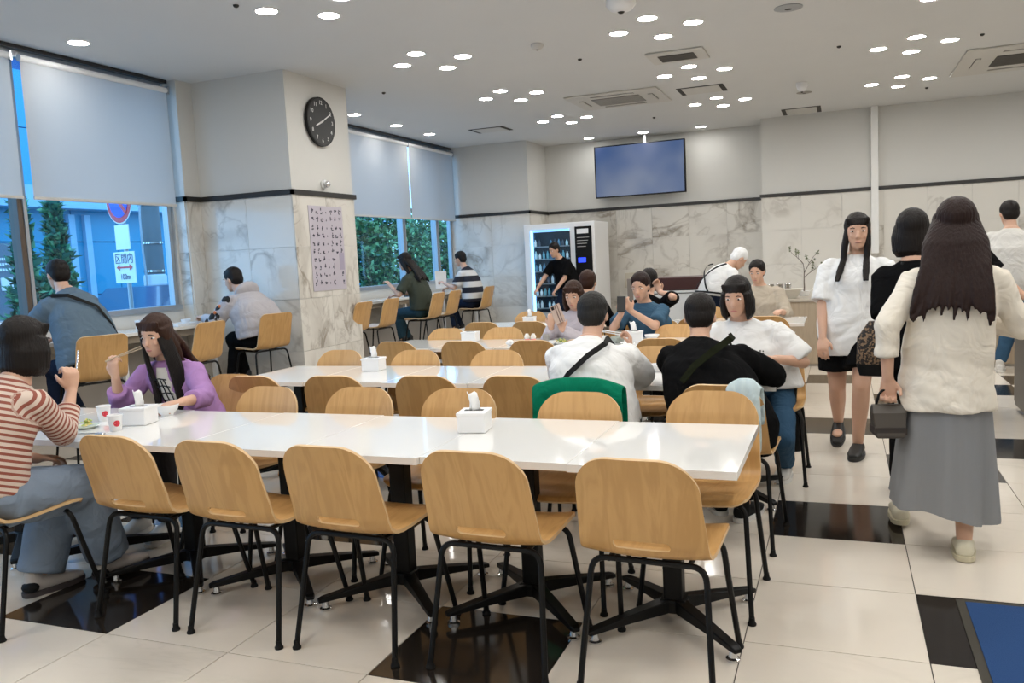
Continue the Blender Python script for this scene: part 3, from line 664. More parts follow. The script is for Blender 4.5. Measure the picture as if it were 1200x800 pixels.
# ================================================================== TABLES
TZ = .69
def make_table(label):
    e = empty('dining_table', (0, 0, 0), label, 'table'); hx, hy = .2865, .372
    mb = MB(); mb.box(-hx, hx, -hy, hy, TZ-.028, TZ); mb.build('tabletop', MT['top'], e, bevel=.0012)
    MB().box(-.16, .16, -.2, .2, TZ-.045, TZ-.029).build('mounting_plate', MT['black'], e)
    MB().box(-.036, .036, -.036, .036, .06, TZ-.045).build('column', MT['black'], e, bevel=.008)
    MB().box(-.05, .05, -.05, .05, .045, .10).build('hub', MT['black'], e, bevel=.01)
    for sx in (-1, 1):
        for sy in (-1, 1):
            d = V((.26*sx, .27*sy, 0)); n = V((-d.y, d.x, 0)).normalized(); mb = MB()
            rs_ = []
            for t, hw, zb, zt in ((.1, .026, .048, .098), (.55, .022, .045, .078), (.97, .019, .036, .056), (1.02, .014, .034, .05)):
                c = d*t; rs_.append([c+n*hw+V((0, 0, zb)), c-n*hw+V((0, 0, zb)), c-n*hw+V((0, 0, zt)), c+n*hw+V((0, 0, zt))])
            mb.loft(rs_); a = mb.build('foot_arm', MT['black'], e, bevel=.004)
            g = d*.94; MB().lathe([(.024, 0), (.025, .008), (.016, .012), (.012, .04)], (g.x, g.y, 0), 14).build('levelling_foot', MT['chrome'], a, smooth=True)
    return e
table0 = None
for ri, (yc, n, nm) in enumerate(((3.06, 7, 'front row'), (4.77, 6, 'second row'), (6.55, 6, 'third row'), (8.32, 6, 'fourth row'))):
    for k in range(n):
        l = f'white table on black four-foot pedestal, {ordn[k]} in the {nm}'
        if table0 is None: table0 = make_table(l); t = table0
        else: t = copy_tree(table0)
        dy = (.0, .012, -.008, .006, -.004, .01, 0)[(k+ri) % 7]
        t.location = (-.315-.2875-.575*k, yc+dy, 0); tag(t, l, 'table', 'white dining tables in rows')
# ================================================================== TABLE ITEMS
def tissue(x, y, z, rz, label, w_=.12, d=.13, h_=.085, paper=True):
    e = empty('tissue_box', (x, y, z), label, 'tissue box', 'white tissue boxes', R(rz))
    MB().box(-w_/2, w_/2, -d/2, d/2, 0, h_).build('box', MT['white'], e, bevel=.006)
    MB().box(-w_/2-.003, w_/2+.003, -d/2-.003, d/2+.003, h_-.012, h_+.002).build('lid', MT['white'], e, bevel=.003)
    MB().box(-.04, .04, -.012, .012, h_+.002, h_+.0035).build('slot', MT['gap'], e)
    if paper:
        mb = MB(); n = 9; rows = []
        for k in range(6):
            t = k/5; zz = h_+.075*t
            rows.append([V(((-.022-.010*t)+(.044+.015*t)*i/(n-1)+.006*math.sin(3*t+i), .010*math.sin(i*1.1+t*2)*(1.0-.2*t)+.012*t, zz-(.02*t if i > 5 else 0)+.006*math.sin(i*2)*t)) for i in range(n)])
        v = [p for r_ in rows for p in r_]; mb.add(v, [(k*n+i, k*n+i+1, (k+1)*n+i+1, (k+1)*n+i) for k in range(5) for i in range(n-1)])
        o = mb.build('tissue', MT['whitemat'], e, smooth=True); so = o.modifiers.new('s', 'SOLIDIFY'); so.thickness = .002
tissue(-1.445, 3.17, TZ, 10, 'white tissue box with upright tissue in middle of front table row')
tissue(-3.205, 3.085, TZ, 14, 'white tissue box on front table before the purple jacket', .13, .12)
tissue(-2.98, 4.93, TZ, 5, 'white tissue box with puffed tissue on second table row', .13, .12)
tissue(-3.06, 6.72, TZ, 0, 'plain white tissue box on third table row left part', .14, .1, paper=False)
tissue(-1.55, 6.55, TZ, 8, 'white tissue box beside the person in blue tee', .14, .12)
tissue(-3.10, 8.35, TZ, 0, 'white tissue box on far table row left end', .12, .1)
def cup(x, y, label, z=TZ, r_=.034, h_=.075, m=None, mark=True, g='paper cups', name='paper_cup', tilt=0):
    e = empty(name, (x, y, z), label, 'cup', g)
    MB().lathe([(r_*.72, 0), (r_*.76, .003), (r_, h_-.003), (r_*1.06, h_), (r_*1.02, h_+.002), (r_*.94, h_-.004), (r_*.72, .008)], n=24).build('body', m or MT['white'], e, smooth=True)
    if mark:
        mb = MB(); n = 18; d = V((0-x, 0-y, 0)).normalized(); s = V((-d.y, d.x, 0)); rs_ = []
        a0 = math.atan2(d.y, d.x)+.2; v = []; f = []
        rr = lambda z_: r_*.76+(r_*.24)*(z_/h_)+.0008
        zc = h_*.5; v.append((rr(zc)*math.cos(a0), rr(zc)*math.sin(a0), zc))
        for i in range(n):
            aa = 2*math.pi*i/n; zz = zc+.015*math.sin(aa); th = a0+.015*math.cos(aa)/r_*1.1; v.append((rr(zz)*math.cos(th), rr(zz)*math.sin(th), zz))
        for i in range(n): f.append((0, 1+i, 1+(i+1) % n))
        mb.add(v, f); mb.build('red_badge', mat('badge_red', (.62, .03, .05), .5), e)
    return e
cup(-3.19, 2.925, 'white paper cup with red badge nearest the tissue box')
cup(-3.485, 3.13, 'white paper cup with red badge farther back beside chopsticks hand')
cup(-3.68, 3.10, 'white paper cup partly hidden behind striped forearm', mark=False)
def bowl(x, y, z, r_, h_, label, m, g='bowls'):
    e = empty('bowl', (x, y, z), label, 'bowl', g)
    MB().lathe([(r_*.5, 0), (r_*.52, .006), (r_*.88, h_*.55), (r_, h_), (r_*.97, h_+.001), (r_*.84, h_*.55), (r_*.45, .012)], n=28).build('body', m, e, smooth=True); return e
bowl(-3.24, 3.30, TZ, .062, .055, 'white bowl held by the person in purple jacket', MT['white'])
bowl(-1.02, 4.90, TZ, .06, .045, 'white bowl between white tee and black clothing', MT['white'])
def plate(x, y, z, r_, label, m, food=None):
    e = empty('plate', (x, y, z), label, 'plate', 'plates of food')
    MB().lathe([(r_*.6, 0), (r_*.65, .003), (r_, .014), (r_*.98, .016), (r_*.62, .006)], n=28).build('dish', m, e, smooth=True)
    if food:
        rnd = random.Random(int(abs(x*100)))
        for k, c in enumerate(food):
            mb = MB()
            for i in range(22):
                a = rnd.random()*6.28; q = r_*.62*rnd.random(); p = V((q*math.cos(a), q*math.sin(a), .012+.03*rnd.random()*(1-q/r_))); d = V((rnd.gauss(0, 1), rnd.gauss(0, 1), rnd.random()*.6)).normalized()*.018; s = d.cross(V((0, 0, 1))).normalized()*.008+V((0, 0, .003))
                mb.add([p, p+d*.5+s, p+d, p+d*.5-s, p+d*.5+V((0, 0, .006))], [(0, 1, 4), (1, 2, 4), (2, 3, 4), (3, 0, 4)])
            tag(mb.build('salad_leaves' if k else 'shredded_vegetables', c, e), kind='stuff')
    return e
lg = mat('lettuce', (.38, .52, .12), .6); yl = mat('corn_yellow', (.72, .58, .18), .6); og = mat('dark_greens', (.08, .2, .05), .6)
plate(-3.40, 2.945, TZ, .058, 'small green salad plate by the striped elbow', mat('dish_glass', (.55, .6, .5), .2), (lg, yl))
sp = empty('spoon', (-3.20, 2.83, TZ), 'metal spoon lying on front table near salad', 'spoon')
MB().tube([(-.12, -.02, .004), (-.02, 0, .006)], .003, 6).build('handle', MT['chrome'], sp, smooth=True)
MB().blob((.01, .004, .005), (.026, .004, 0), (-.003, .016, 0), (0, 0, .004)).build('bowl_end', MT['chrome'], sp, smooth=True)
def tray(x, y, z, w_, d, label, col, rz=0):
    e = empty('meal_tray', (x, y, z), label, 'tray', 'meal trays', R(rz))
    MB().box(-w_/2, w_/2, -d/2, d/2, 0, .006).build('base', col, e, bevel=.003)
    MB().box(-w_/2, w_/2, -d/2, -d/2+.01, .006, .02).box(-w_/2, w_/2, d/2-.01, d/2, .006, .02).box(-w_/2, -w_/2+.01, -d/2+.01, d/2-.01, .006, .02).box(w_/2-.01, w_/2, -d/2+.01, d/2-.01, .006, .02).build('rim', col, e)
    return e
# third row, beside phone user
tray(-2.34, 6.43, TZ, .34, .24, 'white tray with two small pink bottles before phone user', MT['white'])
pb = mat('bottle_pink', (.75, .25, .22), .4); pw_ = mat('bottle_white', (.85, .82, .75), .4)
for k, (x, l) in enumerate(((-2.42, 'left small white and pink drink bottle on tray'), (-2.365, 'right small white and pink drink bottle on tray'))):
    e = empty('drink_bottle', (x, 6.44, TZ+.007), l, 'bottle', 'small pink drink bottles'); MB().lathe([(.021, 0), (.022, .035), (.018, .04)], n=16).build('lower_body', pb, e, smooth=True)
    MB().lathe([(.018, .04), (.023, .05), (.022, .062), (.014, .075), (.014, .082)], n=16).build('upper_body', pw_, e, smooth=True)
cup(-2.235, 6.38, 'grey tumbler next to two pink bottles', r_=.03, h_=.085, m=mat('tumbler_grey', (.35, .34, .32), .3), mark=False, name='tumbler')
plate(-2.13, 6.45, TZ, .085, 'plate of mixed salad in front of phone user', MT['white'], (og, yl, lg))
e = empty('paper_napkin', (-2.56, 6.40, TZ), 'crumpled white napkin left of pink bottles', 'napkin'); MB().blob((0, 0, .022), (.035, 0, .01), (0, .025, 0), (-.01, 0, .022), 7, 5).build('folds', MT['whitemat'], e)
cup(-1.80, 6.55, 'white cup in front of person in blue tee', r_=.036, h_=.05, mark=False)
bowl(-1.66, 6.48, TZ, .06, .05, 'patterned bowl before person in blue tee', mat('bowl_pattern', (.35, .38, .34), .4, noise=.6, nscale=60))
bowl(-1.44, 6.72, TZ, .06, .04, 'white bowl with rice beside tissue box', MT['whitemat'])
plate(-1.56, 6.38, TZ, .06, 'small white side dish beyond raised chopsticks', MT['white'], (mat('rice_white', (.8, .78, .7), .6),))
e = empty('paper_sheet', (-.42, 4.66, TZ), 'white paper sheet near table edge by black sleeve', 'paper'); MB().box(-.07, .07, -.10, .10, 0, .0015).build('sheet', MT['whitemat'], e); e.rotation_euler = (0, 0, R(25))
cup(-.36, 6.75, 'small clear cup near right end of third row', r_=.025, h_=.04, mark=False)
tray(-2.9, 8.15, TZ, .3, .24, 'white tray on far table row near napkin', MT['white'])
# rear counter items
for x, y, l in ((-6.25, 9.15, 'white cup on rear counter nearest the column'), (-6.25, 9.42, 'white cup with red lid on rear counter')): cup(x, y, l, z=.90, r_=.035, h_=.095, mark=False, g='cups on the rear counter')
MB().lathe([(.034, 0), (.03, .012), (.01, .016)], n=18).build('cup_lid', mat('lid_red', (.4, .02, .03), .4), None, smooth=True)
bpy.data.objects['cup_lid'].location = (-6.25, 9.42, .998); tag(bpy.data.objects['cup_lid'], 'dark red lid resting on white counter cup', 'lid')
tray(-6.2, 9.75, .90, .3, .36, 'white tray with crockery on rear counter before olive tee', MT['white']); bowl(-6.2, 9.7, .907, .055, .05, 'white bowl on tray before olive tee', MT['white']); bowl(-6.22, 9.85, .907, .045, .045, 'small white bowl on tray next to larger bowl', MT['white'])
tray(-6.2, 11.7, .90, .28, .36, 'dark tray on rear counter before striped tee', MT['black']); bowl(-6.18, 11.72, .92, .055, .045, 'white bowl on dark tray at rear counter', MT['white'])
# left counter items
tray(-6.22, 6.62, .90, .26, .34, 'white tray on left counter before grey hoodie', MT['white']); bowl(-6.22, 6.7, .907, .05, .045, 'white bowl before the grey hoodie', MT['white'])
cup(-6.2, 6.36, 'steel tumbler on left window counter', z=.90, r_=.028, h_=.085, m=MT['chrome'], mark=False, name='tumbler')
tissue(-6.2, 6.12, .90, 90, 'white tissue box on left window counter', .1, .1, .09, paper=False)
e = empty('mobile_phone', (-6.12, 5.35, .90), 'black phone lying on left window counter', 'phone'); MB().box(-.035, .035, -.075, .075, 0, .009).build('body', MT['black'], e, bevel=.003); MB().box(-.031, .031, -.07, .07, .009, .0095).build('glass_front', MT['iris'], e)
e = empty('cloth_bundle', (-6.2, 4.72, .90), 'white cloth bundle on counter behind striped shirt person', 'bundle')
MB().blob((0, 0, .10), (.13, 0, 0), (0, .16, .02), (0, 0, .105), 12, 8).build('cloth', cloth('bundle_white', (.75, .75, .75)), e, smooth=True)
# ================================================================== SERVING COUNTER AND DISH RETURN
sv = empty('serving_counter', (0, 10.1, 0), 'pale wood fronted counter with dish return trays by the marble wall', 'counter')
for k in range(7): MB().box(-1.35+.6*k, -1.35+.6*k+.597, 0, .02, .03, .74).build('front_panel', MT['woodpanel'], sv)
MB().box(-1.35, 2.9, .021, .8, 0, .74).build('carcass', MT['wallpanel'], sv)
MB().box(-1.37, 2.92, -.02, .82, .742, .775).build('worktop', mat('counter_beige', (.48, .43, .36), .4), sv, bevel=.004)
MB().box(-1.35, 2.9, .03, .05, 0, .028).build('kickboard', MT['trim'], sv)
for k, (x, l) in enumerate(((-.62, 'leftmost white dish bin on the wood counter'), (-.12, 'white dish bin beside the potted branch'), (.42, 'white dish bin behind the ponytail tee'))):
    e = empty('dish_bin', (x, 10.32, .776), l, 'bin', 'white dish bins on counter'); mb = MB()
    rs_ = [[V((sx*a, sy*b, z)) for sx, sy in ((-1, -1), (1, -1), (1, 1), (-1, 1))] for a, b, z in ((.13, .10, 0), (.19, .15, .10), (.20, .16, .105), (.18, .14, .10), (.125, .095, .006))]
    mb.loft(rs_); mb.build('tub', mat('bin_cream', (.62, .58, .5), .4), e)
e = empty('utensil_pot', (0, 0, 0), 'x', 'pot')
for k, (x, l) in enumerate(((-.80, 'left steel cutlery pot'), (-.70, 'middle steel cutlery pot'), (-.60, 'right steel cutlery pot'))):
    q = e if k == 0 else e.copy()
    if k: C.objects.link(q)
    q.location = (x, 10.62, .776); tag(q, l+' behind the beige back', 'pot', 'steel cutlery pots')
    MB().lathe([(.035, 0), (.038, .15), (.040, .155), (.034, .15)], n=16).build('body', MT['chrome'], q, smooth=True)
# branch in a pot
pl = empty('potted_branch', (-.42, 10.66, .776), 'thin leafy branch in a low white pot before marble wall', 'plant')
MB().lathe([(.05, 0), (.07, .06), (.075, .062), (.06, .05)], n=18).build('pot', MT['white'], pl, smooth=True)
bk = mat('branch_bark', (.13, .10, .08), .8); br = MB(); tips = []
def limb(p, d, L_, r_, dep, rnd):
    pts = [p]; q = p.copy(); dd = d.copy()
    for i in range(6): dd = (dd+V((rnd.gauss(0, .16), rnd.gauss(0, .12), rnd.gauss(.04, .1)))).normalized(); q = q+dd*L_/6; pts.append(q.copy())
    br.tube(pts, [r_*(1-.6*i/6) for i in range(7)], 6)
    if dep: 
        for k in range(3): i = (3, 4, 6)[k]; limb(pts[i], (dd+V((rnd.choice((-1, 1))*rnd.uniform(.5, 1.1), rnd.uniform(-.3, .3), rnd.uniform(0, .5)))).normalized(), L_*rnd.uniform(.45, .65), r_*.55, dep-1, rnd)
    else: tips.append(pts[-1]); tips.append(pts[-3])
limb(V((0, 0, .05)), V((-.05, 0, 1)), .34, .010, 2, random.Random(21)); br.build('branches', bk, pl, smooth=True)
lv = MB(); rnd = random.Random(9)
for t in tips:
    for k in range(5):
        d = V((rnd.gauss(0, 1), rnd.gauss(0, 1), rnd.gauss(.2, 1))).normalized()*.035; s = d.cross(V((0, .3, 1))).normalized()*.012; lv.add([t, t+d*.5+s, t+d, t+d*.5-s], [(0, 1, 2, 3)])
tag(lv.build('leaves', mat('branch_leaf', (.16, .19, .10), .6), pl), kind='stuff')
# dishwasher / return hatch
dm = empty('dish_return_machine', (-2.03, 10.5, 0), 'grey framed dish return unit with dark red hood and white front', 'machine')
MB().box(-.52, -.44, 0, .6, 0, 1.07).build('side_frame', mat('machine_grey', (.20, .17, .145), .4), dm, bevel=.01)
MB().box(.44, .52, 0, .6, 0, 1.07).build('side_frame', bpy.data.materials['machine_grey'], dm, bevel=.01)
MB().box(-.44, .44, .02, .6, .90, 1.06).build('hood', mat('hood_maroon', (.045, .012, .010), .35), dm, bevel=.008)
MB().box(-.44, .44, .0, .6, .2, .895).build('front_panel', mat('machine_white', (.62, .63, .62), .3), dm, bevel=.005)
MB().box(-.43, .43, -.004, 0, .86, .87).build('panel_gap', MT['gap'], dm)
# small shelf block by the vending machine
e = empty('wall_shelf', (-3.35, 14.5, .78), 'small beige ledge unit beside the vending machine', 'shelf'); MB().box(-.2, .25, 0, .38, 0, .26).build('block', mat('ledge_beige', (.45, .41, .33), .6), e); MB().box(-.12, .18, -.05, 0, .08, .13).build('ledge', MT['white'], e)
# grey cabinet at right edge
gc = empty('tray_cabinet', (1.28, 6.7, 0), 'dark grey metal cabinet with white knobs at right edge', 'cabinet')
mg = mat('cabinet_grey', (.15, .14, .13), .45)
MB().box(0, .8, -.6, .9, .04, .80).build('body', mg, gc, bevel=.006)
MB().box(-.012, 0, .10, .42, .08, .76).build('side_panel', mg, gc); MB().box(-.012, 0, .46, .86, .08, .76).build('side_panel', mg, gc)
MB().box(-.02, .82, -.62, .92, .802, .83).build('top', mat('cabinet_top', (.40, .39, .37), .35), gc, bevel=.004)
for y, z in ((.30, .72), (.62, .74), (.40, .70)): MB().blob((-.028, y, z), (.018, 0, 0), (0, .018, 0), (0, 0, .018), 12, 7).build('knob', MT['white'], gc, smooth=True)
# blue floor mat
fm = empty('floor_mat', (.40, 3.52, 0), 'blue entrance mat with dark border at lower right corner', 'mat')
MB().box(0, 1.4, -1.2, 0, .0005, .006).build('rubber_border', mat('mat_border', (.035, .03, .02), .8), fm)
MB().box(.03, 1.37, -1.17, -.03, .006, .010).build('pile', mat('mat_blue', (.006, .05, .17), .95, noise=.25, nscale=300, bump=.6, bscale=400), fm)
#PEOPLE#
# ================================================================== PEOPLE
VOX = []                                                   # (object, voxel, smooth iterations, decimate, fold amplitude)
def vox(mb, name, m, parent, root, yaw, size, sm=2, dec=0, fold=0, attr=None):
    inv = Matrix.Rotation(-yaw, 3, 'Z'); mb.v = [tuple(inv @ (V(p)-root)) for p in mb.v]
    o = mb.build(name, m, parent)
    if parent is None: o.location = root; o.rotation_euler = (0, 0, yaw)
    VOX.append((o, size, sm, dec, fold, attr, inv, root)); return o
def ik(a, b, l1, l2, pole):
    a, b, pole = V(a), V(b), V(pole); d = b-a; L_ = min(d.length, (l1+l2)*.995); d.normalize()
    x = (l1*l1-l2*l2+L_*L_)/(2*L_); h_ = math.sqrt(max(0, l1*l1-x*x)); p = pole-d*pole.dot(d)
    p = p.normalized() if p.length > 1e-6 else V((0, 0, 1))
    return a+d*x+p*h_, a+d*L_
def hand_mesh(mb, wr, d, nrm, side, curl, s):
    """wrist, finger direction, back-of-hand normal; side=+1 thumb towards +cross"""
    d = d.normalized(); nrm = (nrm-d*nrm.dot(d)).normalized(); t = d.cross(nrm)*side        # t points to the thumb side
    L_ = .085*s
    mb.ell([(wr-d*.01, t*.024*s, nrm*.018*s), (wr+d*.03*s, t*.033*s, nrm*.016*s), (wr+d*.065*s, t*.039*s, nrm*.0145*s), (wr+d*L_, t*.038*s, nrm*.011*s)], 14)
    for k, (o_, ln) in enumerate(((.029, .072), (.010, .080), (-.009, .075), (-.027, .058))):
        p = wr+d*L_*.96+t*o_*s; ang = R(curl*(1+.08*k)); dd = (d+t*(o_*1.6)).normalized(); r_ = .0088*s
        for j, fr in enumerate((.42, .32, .26)):
            dd = (Matrix.Rotation(-ang*(.6 if j == 0 else 1.), 3, t*side) @ dd).normalized() if False else (dd*math.cos(ang*.7)-nrm*math.sin(ang*.7)).normalized() if j == 0 else dd
            if j:
                nn = dd.cross(t).normalized(); nn = nn if nn.dot(nrm) > 0 or j > 0 else -nn
                # bend towards the palm around the knuckle axis
                ax = t; dd = (Matrix.Rotation(ang if (Matrix.Rotation(.1, 3, ax) @ d).dot(nrm) < 0 else -ang, 3, ax) @ dd).normalized()
            q = p+dd*ln*fr*s; mb.cap(p, q, r_, r_*.9, 8); p = q; r_ *= .9
    b = wr+d*.022*s+t*.026*s; td = (d*.75+t*.65-nrm*.25).normalized(); q = b+td*.038*s; mb.cap(wr+d*.018*s+t*.012*s, b, .013*s, .012*s, 8); mb.cap(b, q, .012*s, .010*s, 8)
    q2 = q+(d*.9+t*.1-nrm*(.2+curl/70)).normalized()*.030*s; mb.cap(q, q2, .0098*s, .0085*s, 8)
skinc = MT['skin']
def person(label, root, yaw, head, hip, feet, wr, top, bot, shoe, hair, knee=None, look=None, g=1.0, hands=((0, 0), (0, 0)), sleeve='short', loose=1.0, hem=None, bottoms='trousers', face=True, elbow=None, near=False, s=1.0, hdir=None, legw=1.0, hand_n=None, sock=False, kinds=None, sh_drop=0):
    yaw = R(yaw); f = V((-math.sin(yaw), math.cos(yaw), 0)); r = V((math.cos(yaw), math.sin(yaw), 0)); U = V((0, 0, 1)); root = V((root[0], root[1], 0))
    Hd, P = V(head), V(hip); look = V(look).normalized() if look else f
    # head frame
    hu = (U+ (Hd-P).normalized()*.3 - look*0).normalized(); hf = (look-hu*look.dot(hu)).normalized(); hr = hf.cross(hu)
    hu = (U - look*look.z).normalized() if abs(look.z) > .05 else hu; hf = look; hr = hf.cross(hu).normalized(); hu = hr.cross(hf)
    Nk = Hd - hu*.135*s - hf*.035*s                                       # base of the neck
    ax = (Nk-P); ln = ax.length; ax.normalize(); bend = (f*-1).lerp(f*-1, 1)
    def sp(t):                                                           # spine with a rounded back
        return P + (Nk-P)*t - f*(.05*math.sin(math.pi*t))*(1.0 if (Nk-P).dot(f) > .06 else .25)
    def frame(t):
        d = (sp(min(1, t+.03))-sp(max(0, t-.03))).normalized(); b = d.cross(r).normalized()*-1; b = r.cross(d); return d, -b if b.dot(f) < 0 else b
    def ring(t, a, b, off=0): d, bb = frame(t); return (sp(t)+bb*off, r*a*g*s, bb*b*g*s)
    shp = sp(.84)-U*sh_drop; d_, b_ = frame(.9)
    SH = [shp + r*sd*.152*g*s + b_*.005 - U*.012 for sd in (1, -1)]
    body = MB()
    body.ell([ring(-.12, .10, .07), ring(0, .158, .11), ring(.12, .155, .108), ring(.36, .125, .092), ring(.6, .150, .108, .008), ring(.76, .155, .10, .005), ring(.85, .125, .078), ring(.93, .072, .06), ring(1, .055, .055)], 20)
    body.cap(Nk-hu*.03*s, Hd-hu*.05*s-hf*.015*s, .052*s*g**.5, .048*s, 14)
    # head
    body.blob(Hd+hu*.022*s-hf*.008*s, hr*.073*s, hf*.091*s, hu*.093*s, 20, 13)
    body.ell([(Hd-hu*.108*s+hf*.052*s, hr*.020*s, hf*.022*s), (Hd-hu*.092*s+hf*.044*s, hr*.038*s, hf*.040*s), (Hd-hu*.055*s+hf*.026*s, hr*.056*s, hf*.060*s), (Hd-hu*.01*s+hf*.015*s, hr*.067*s, hf*.070*s), (Hd+hu*.03*s+hf*.008*s, hr*.068*s, hf*.074*s)], 20)
    body.ell([(Hd+hu*.012*s+hf*.082*s, hr*.006*s, hf*.004*s), (Hd-hu*.012*s+hf*.093*s, hr*.009*s, hf*.010*s), (Hd-hu*.030*s+hf*.099*s, hr*.014*s, hf*.011*s), (Hd-hu*.040*s+hf*.086*s, hr*.011*s, hf*.008*s)], 10)
    for sd in (1, -1):
        body.blob(Hd+hr*sd*.074*s-hu*.008*s-hf*.006*s, hr*.008*s, hf*.018*s+hr*sd*.006*s, hu*.030*s, 10, 6)
        body.blob(Hd+hr*sd*.030*s+hf*.068*s-hu*.025*s, hr*.020*s, hf*.014*s, hu*.018*s, 10, 6)
    body.blob(Hd-hu*.063*s+hf*.083*s, hr*.021*s, hf*.008*s, hu*.010*s, 10, 6)
    # arms
    EL = []; WR = []; HN = []
    for k, sd in enumerate((1, -1)):
        pole = V(elbow[k]) if elbow and elbow[k] else (U*-1+r*sd*.5-f*.3)
        e, q = ik(SH[k], wr[k], .265*s, .235*s, pole); EL.append(e); WR.append(q)
        body.cap(SH[k]-r*sd*.012-U*.012, e, .038*s*g, .034*s*g, 12); body.cap(e, q, .037*s*g, .024*s, 12)
        dd = V(hdir[k]) if hdir and hdir[k] else (q-e); nn = V(hand_n[k]) if hand_n and hand_n[k] else (U if abs(dd.normalized().z) < .8 else f); c = hands[k][0]
        hand_mesh(body, q, dd, nn, (-1 if sd > 0 else 1), c, s)
    # legs
    HJ = [P + r*sd*.085*g*s - U*.02 for sd in (1, -1)]; KN = []; AN = []
    for k, sd in enumerate((1, -1)):
        an = V(feet[k][:3])+U*.085*s; kn, an = ik(HJ[k], an, .40*s, .385*s, (V(knee[k]) if knee else (f+U*.6))); KN.append(kn); AN.append(an)
        fd = V((-math.sin(R(feet[k][3])), math.cos(R(feet[k][3])), 0)) if len(feet[k]) > 3 else f
        body.cap(HJ[k], kn, .078*s*g, .052*s*g, 14); body.cap(kn, kn.lerp(an, .35), .050*s*g, .050*s*g, 14); body.cap(kn.lerp(an, .35), an, .050*s*g, .033*s, 14)
        body.ell([(an-fd*.045*s-U*.05*s, r*.025*s, U*.028*s), (an-U*.045*s, r*.034*s, U*.035*s), (an+fd*.07*s-U*.055*s, r*.038*s, U*.026*s), (an+fd*.14*s-U*.065*s, r*.034*s, U*.016*s), (an+fd*.165*s-U*.068*s, r*.02*s, U*.010*s)], 14)
    o = vox(body, 'person', skinc, None, root, yaw, .0062 if near else .0085, 2, .35 if near else .5)
    tag(o, label, 'person')
    # face
    if face:
        def small(fn, name, m): mb = MB(); fn(mb); inv = Matrix.Rotation(-yaw, 3, 'Z'); mb.v = [tuple(inv @ (V(p)-root)) for p in mb.v]; mb.build(name, m, o, smooth=True)
        for sd in (1, -1):
            c = Hd+hr*sd*.031*s+hf*.079*s+hu*.008*s
            small(lambda mb: mb.blob(c-hf*.006*s, hr*.0145*s, hf*.009*s, hu*.0052*s, 12, 7), 'eye', MT['eye'])
            small(lambda mb: mb.blob(c+hf*.0018*s, hr*.0062*s, hf*.003*s, hu*.0055*s, 10, 6), 'iris', MT['iris'])
            small(lambda mb: mb.tube([c+hr*sd*-.012*s+hu*.019*s+hf*.008*s, c+hu*.023*s+hf*.009*s, c+hr*sd*.016*s+hu*.018*s+hf*.002*s], [.003, .0035, .002], 6), 'eyebrow', MT['brow'])
        c = Hd-hu*.062*s+hf*.088*s
        small(lambda mb: mb.blob(c, hr*.019*s, hf*.006*s, hu*.006*s, 12, 6), 'mouth', MT['lip'])
    # hair
    style, hm = hair; hb = MB(); rnd = random.Random(len(label)*7+3)
    hb.blob(Hd+hu*.038*s-hf*.019*s, hr*.083*s, hf*.094*s, hu*.090*s, 20, 12)
    hb.blob(Hd-hf*.045*s-hu*.0*s, hr*.077*s, hf*.06*s, hu*.08*s, 18, 10)
    if face:
        hb.blob(Hd+hu*.080*s+hf*.026*s, hr*.068*s, hf*.042*s-hu*.010*s, hu*.032*s, 14, 8)
        if style != 'short':
            for k in range(9): a = (k-4)*.0155; hb.cap(Hd+hr*a*s+hu*.085*s+hf*.055*s, Hd+hr*a*1.05*s+hu*(.052-.004*(k % 2))*s+hf*(.078-abs(k-4)**1.6*.0030)*s, .011*s, .005*s, 8)
    if isinstance(style, tuple):
        kind, length, spread = style
        for a in ((-118, 118) if kind == 'sides' else (-115, 115),):
            n = 26
            for k in range(n):
                an = R(a[0]+(a[1]-a[0])*k/(n-1)) if kind != 'sides' else R((-1 if k % 2 else 1)*(70+45*(k/n)))
                dirv = (hr*math.sin(an)-hf*math.cos(an))                   # 0 = back of the head
                p0 = Hd+dirv*.074*s+hu*.02*s; L2 = length*(.88+.16*rnd.random())
                out = dirv*(.025+.02*spread); drop = U*-1
                mid = p0+drop*L2*.45+out*.8+ (-f*.0); end = p0+drop*L2+out*.7+V((rnd.gauss(0, .008), rnd.gauss(0, .008), 0))
                if kind == 'sides': p0 = Hd+dirv*.060*s+hu*.01*s; out = dirv*.012; mid = sp(.90)+b_*.085+r*math.copysign(.070, math.sin(an)); end = sp(.62)+b_*(.165*loose**.5)+r*math.copysign(.075+.025*rnd.random(), math.sin(an)) - U*(length-.3)
                if kind == 'back':
                    x_ = math.sin(an)*.5*(spread+.55); tb_ = .115*loose**.8*g*s
                    mid = sp(.90)-b_*(.075*g*s+.03)+r*x_*.22; te = max(.1, min(.9, (p0.z-L2-P.z)/(Nk.z-P.z))); end = sp(te)-b_*(tb_+.035)+r*x_*.30; end.z = p0.z-L2; 
                    if face and abs(an) > 1.35: mid = mid+b_*.09
                r0 = .021*s; hb.tube([p0+hu*.03, p0, p0.lerp(mid, .5)+out*.4, mid, mid.lerp(end, .5), end], [r0*.8, r0, r0, r0*.95, r0*.8, .005], 7)
    if style == 'bun': hb.blob(Hd+hu*.12*s-hf*.07*s, hr*.04, hf*.04, hu*.036, 14, 9)
    if style == 'bob':
        for k in range(20):
            an = R(-120+240*k/19); dv = hr*math.sin(an)-hf*math.cos(an); hb.tube([Hd+dv*.07*s+hu*.03, Hd+dv*.085*s-hu*.03, Hd+dv*.083*s-hu*.10*s, Hd+dv*.070*s-hu*.135*s], [.02, .02, .018, .006], 7)
    vox(hb, 'hair', hm, o, root, yaw, .0065, 1, 0, -.0022)
    # top garment
    tb = MB(); q = loose
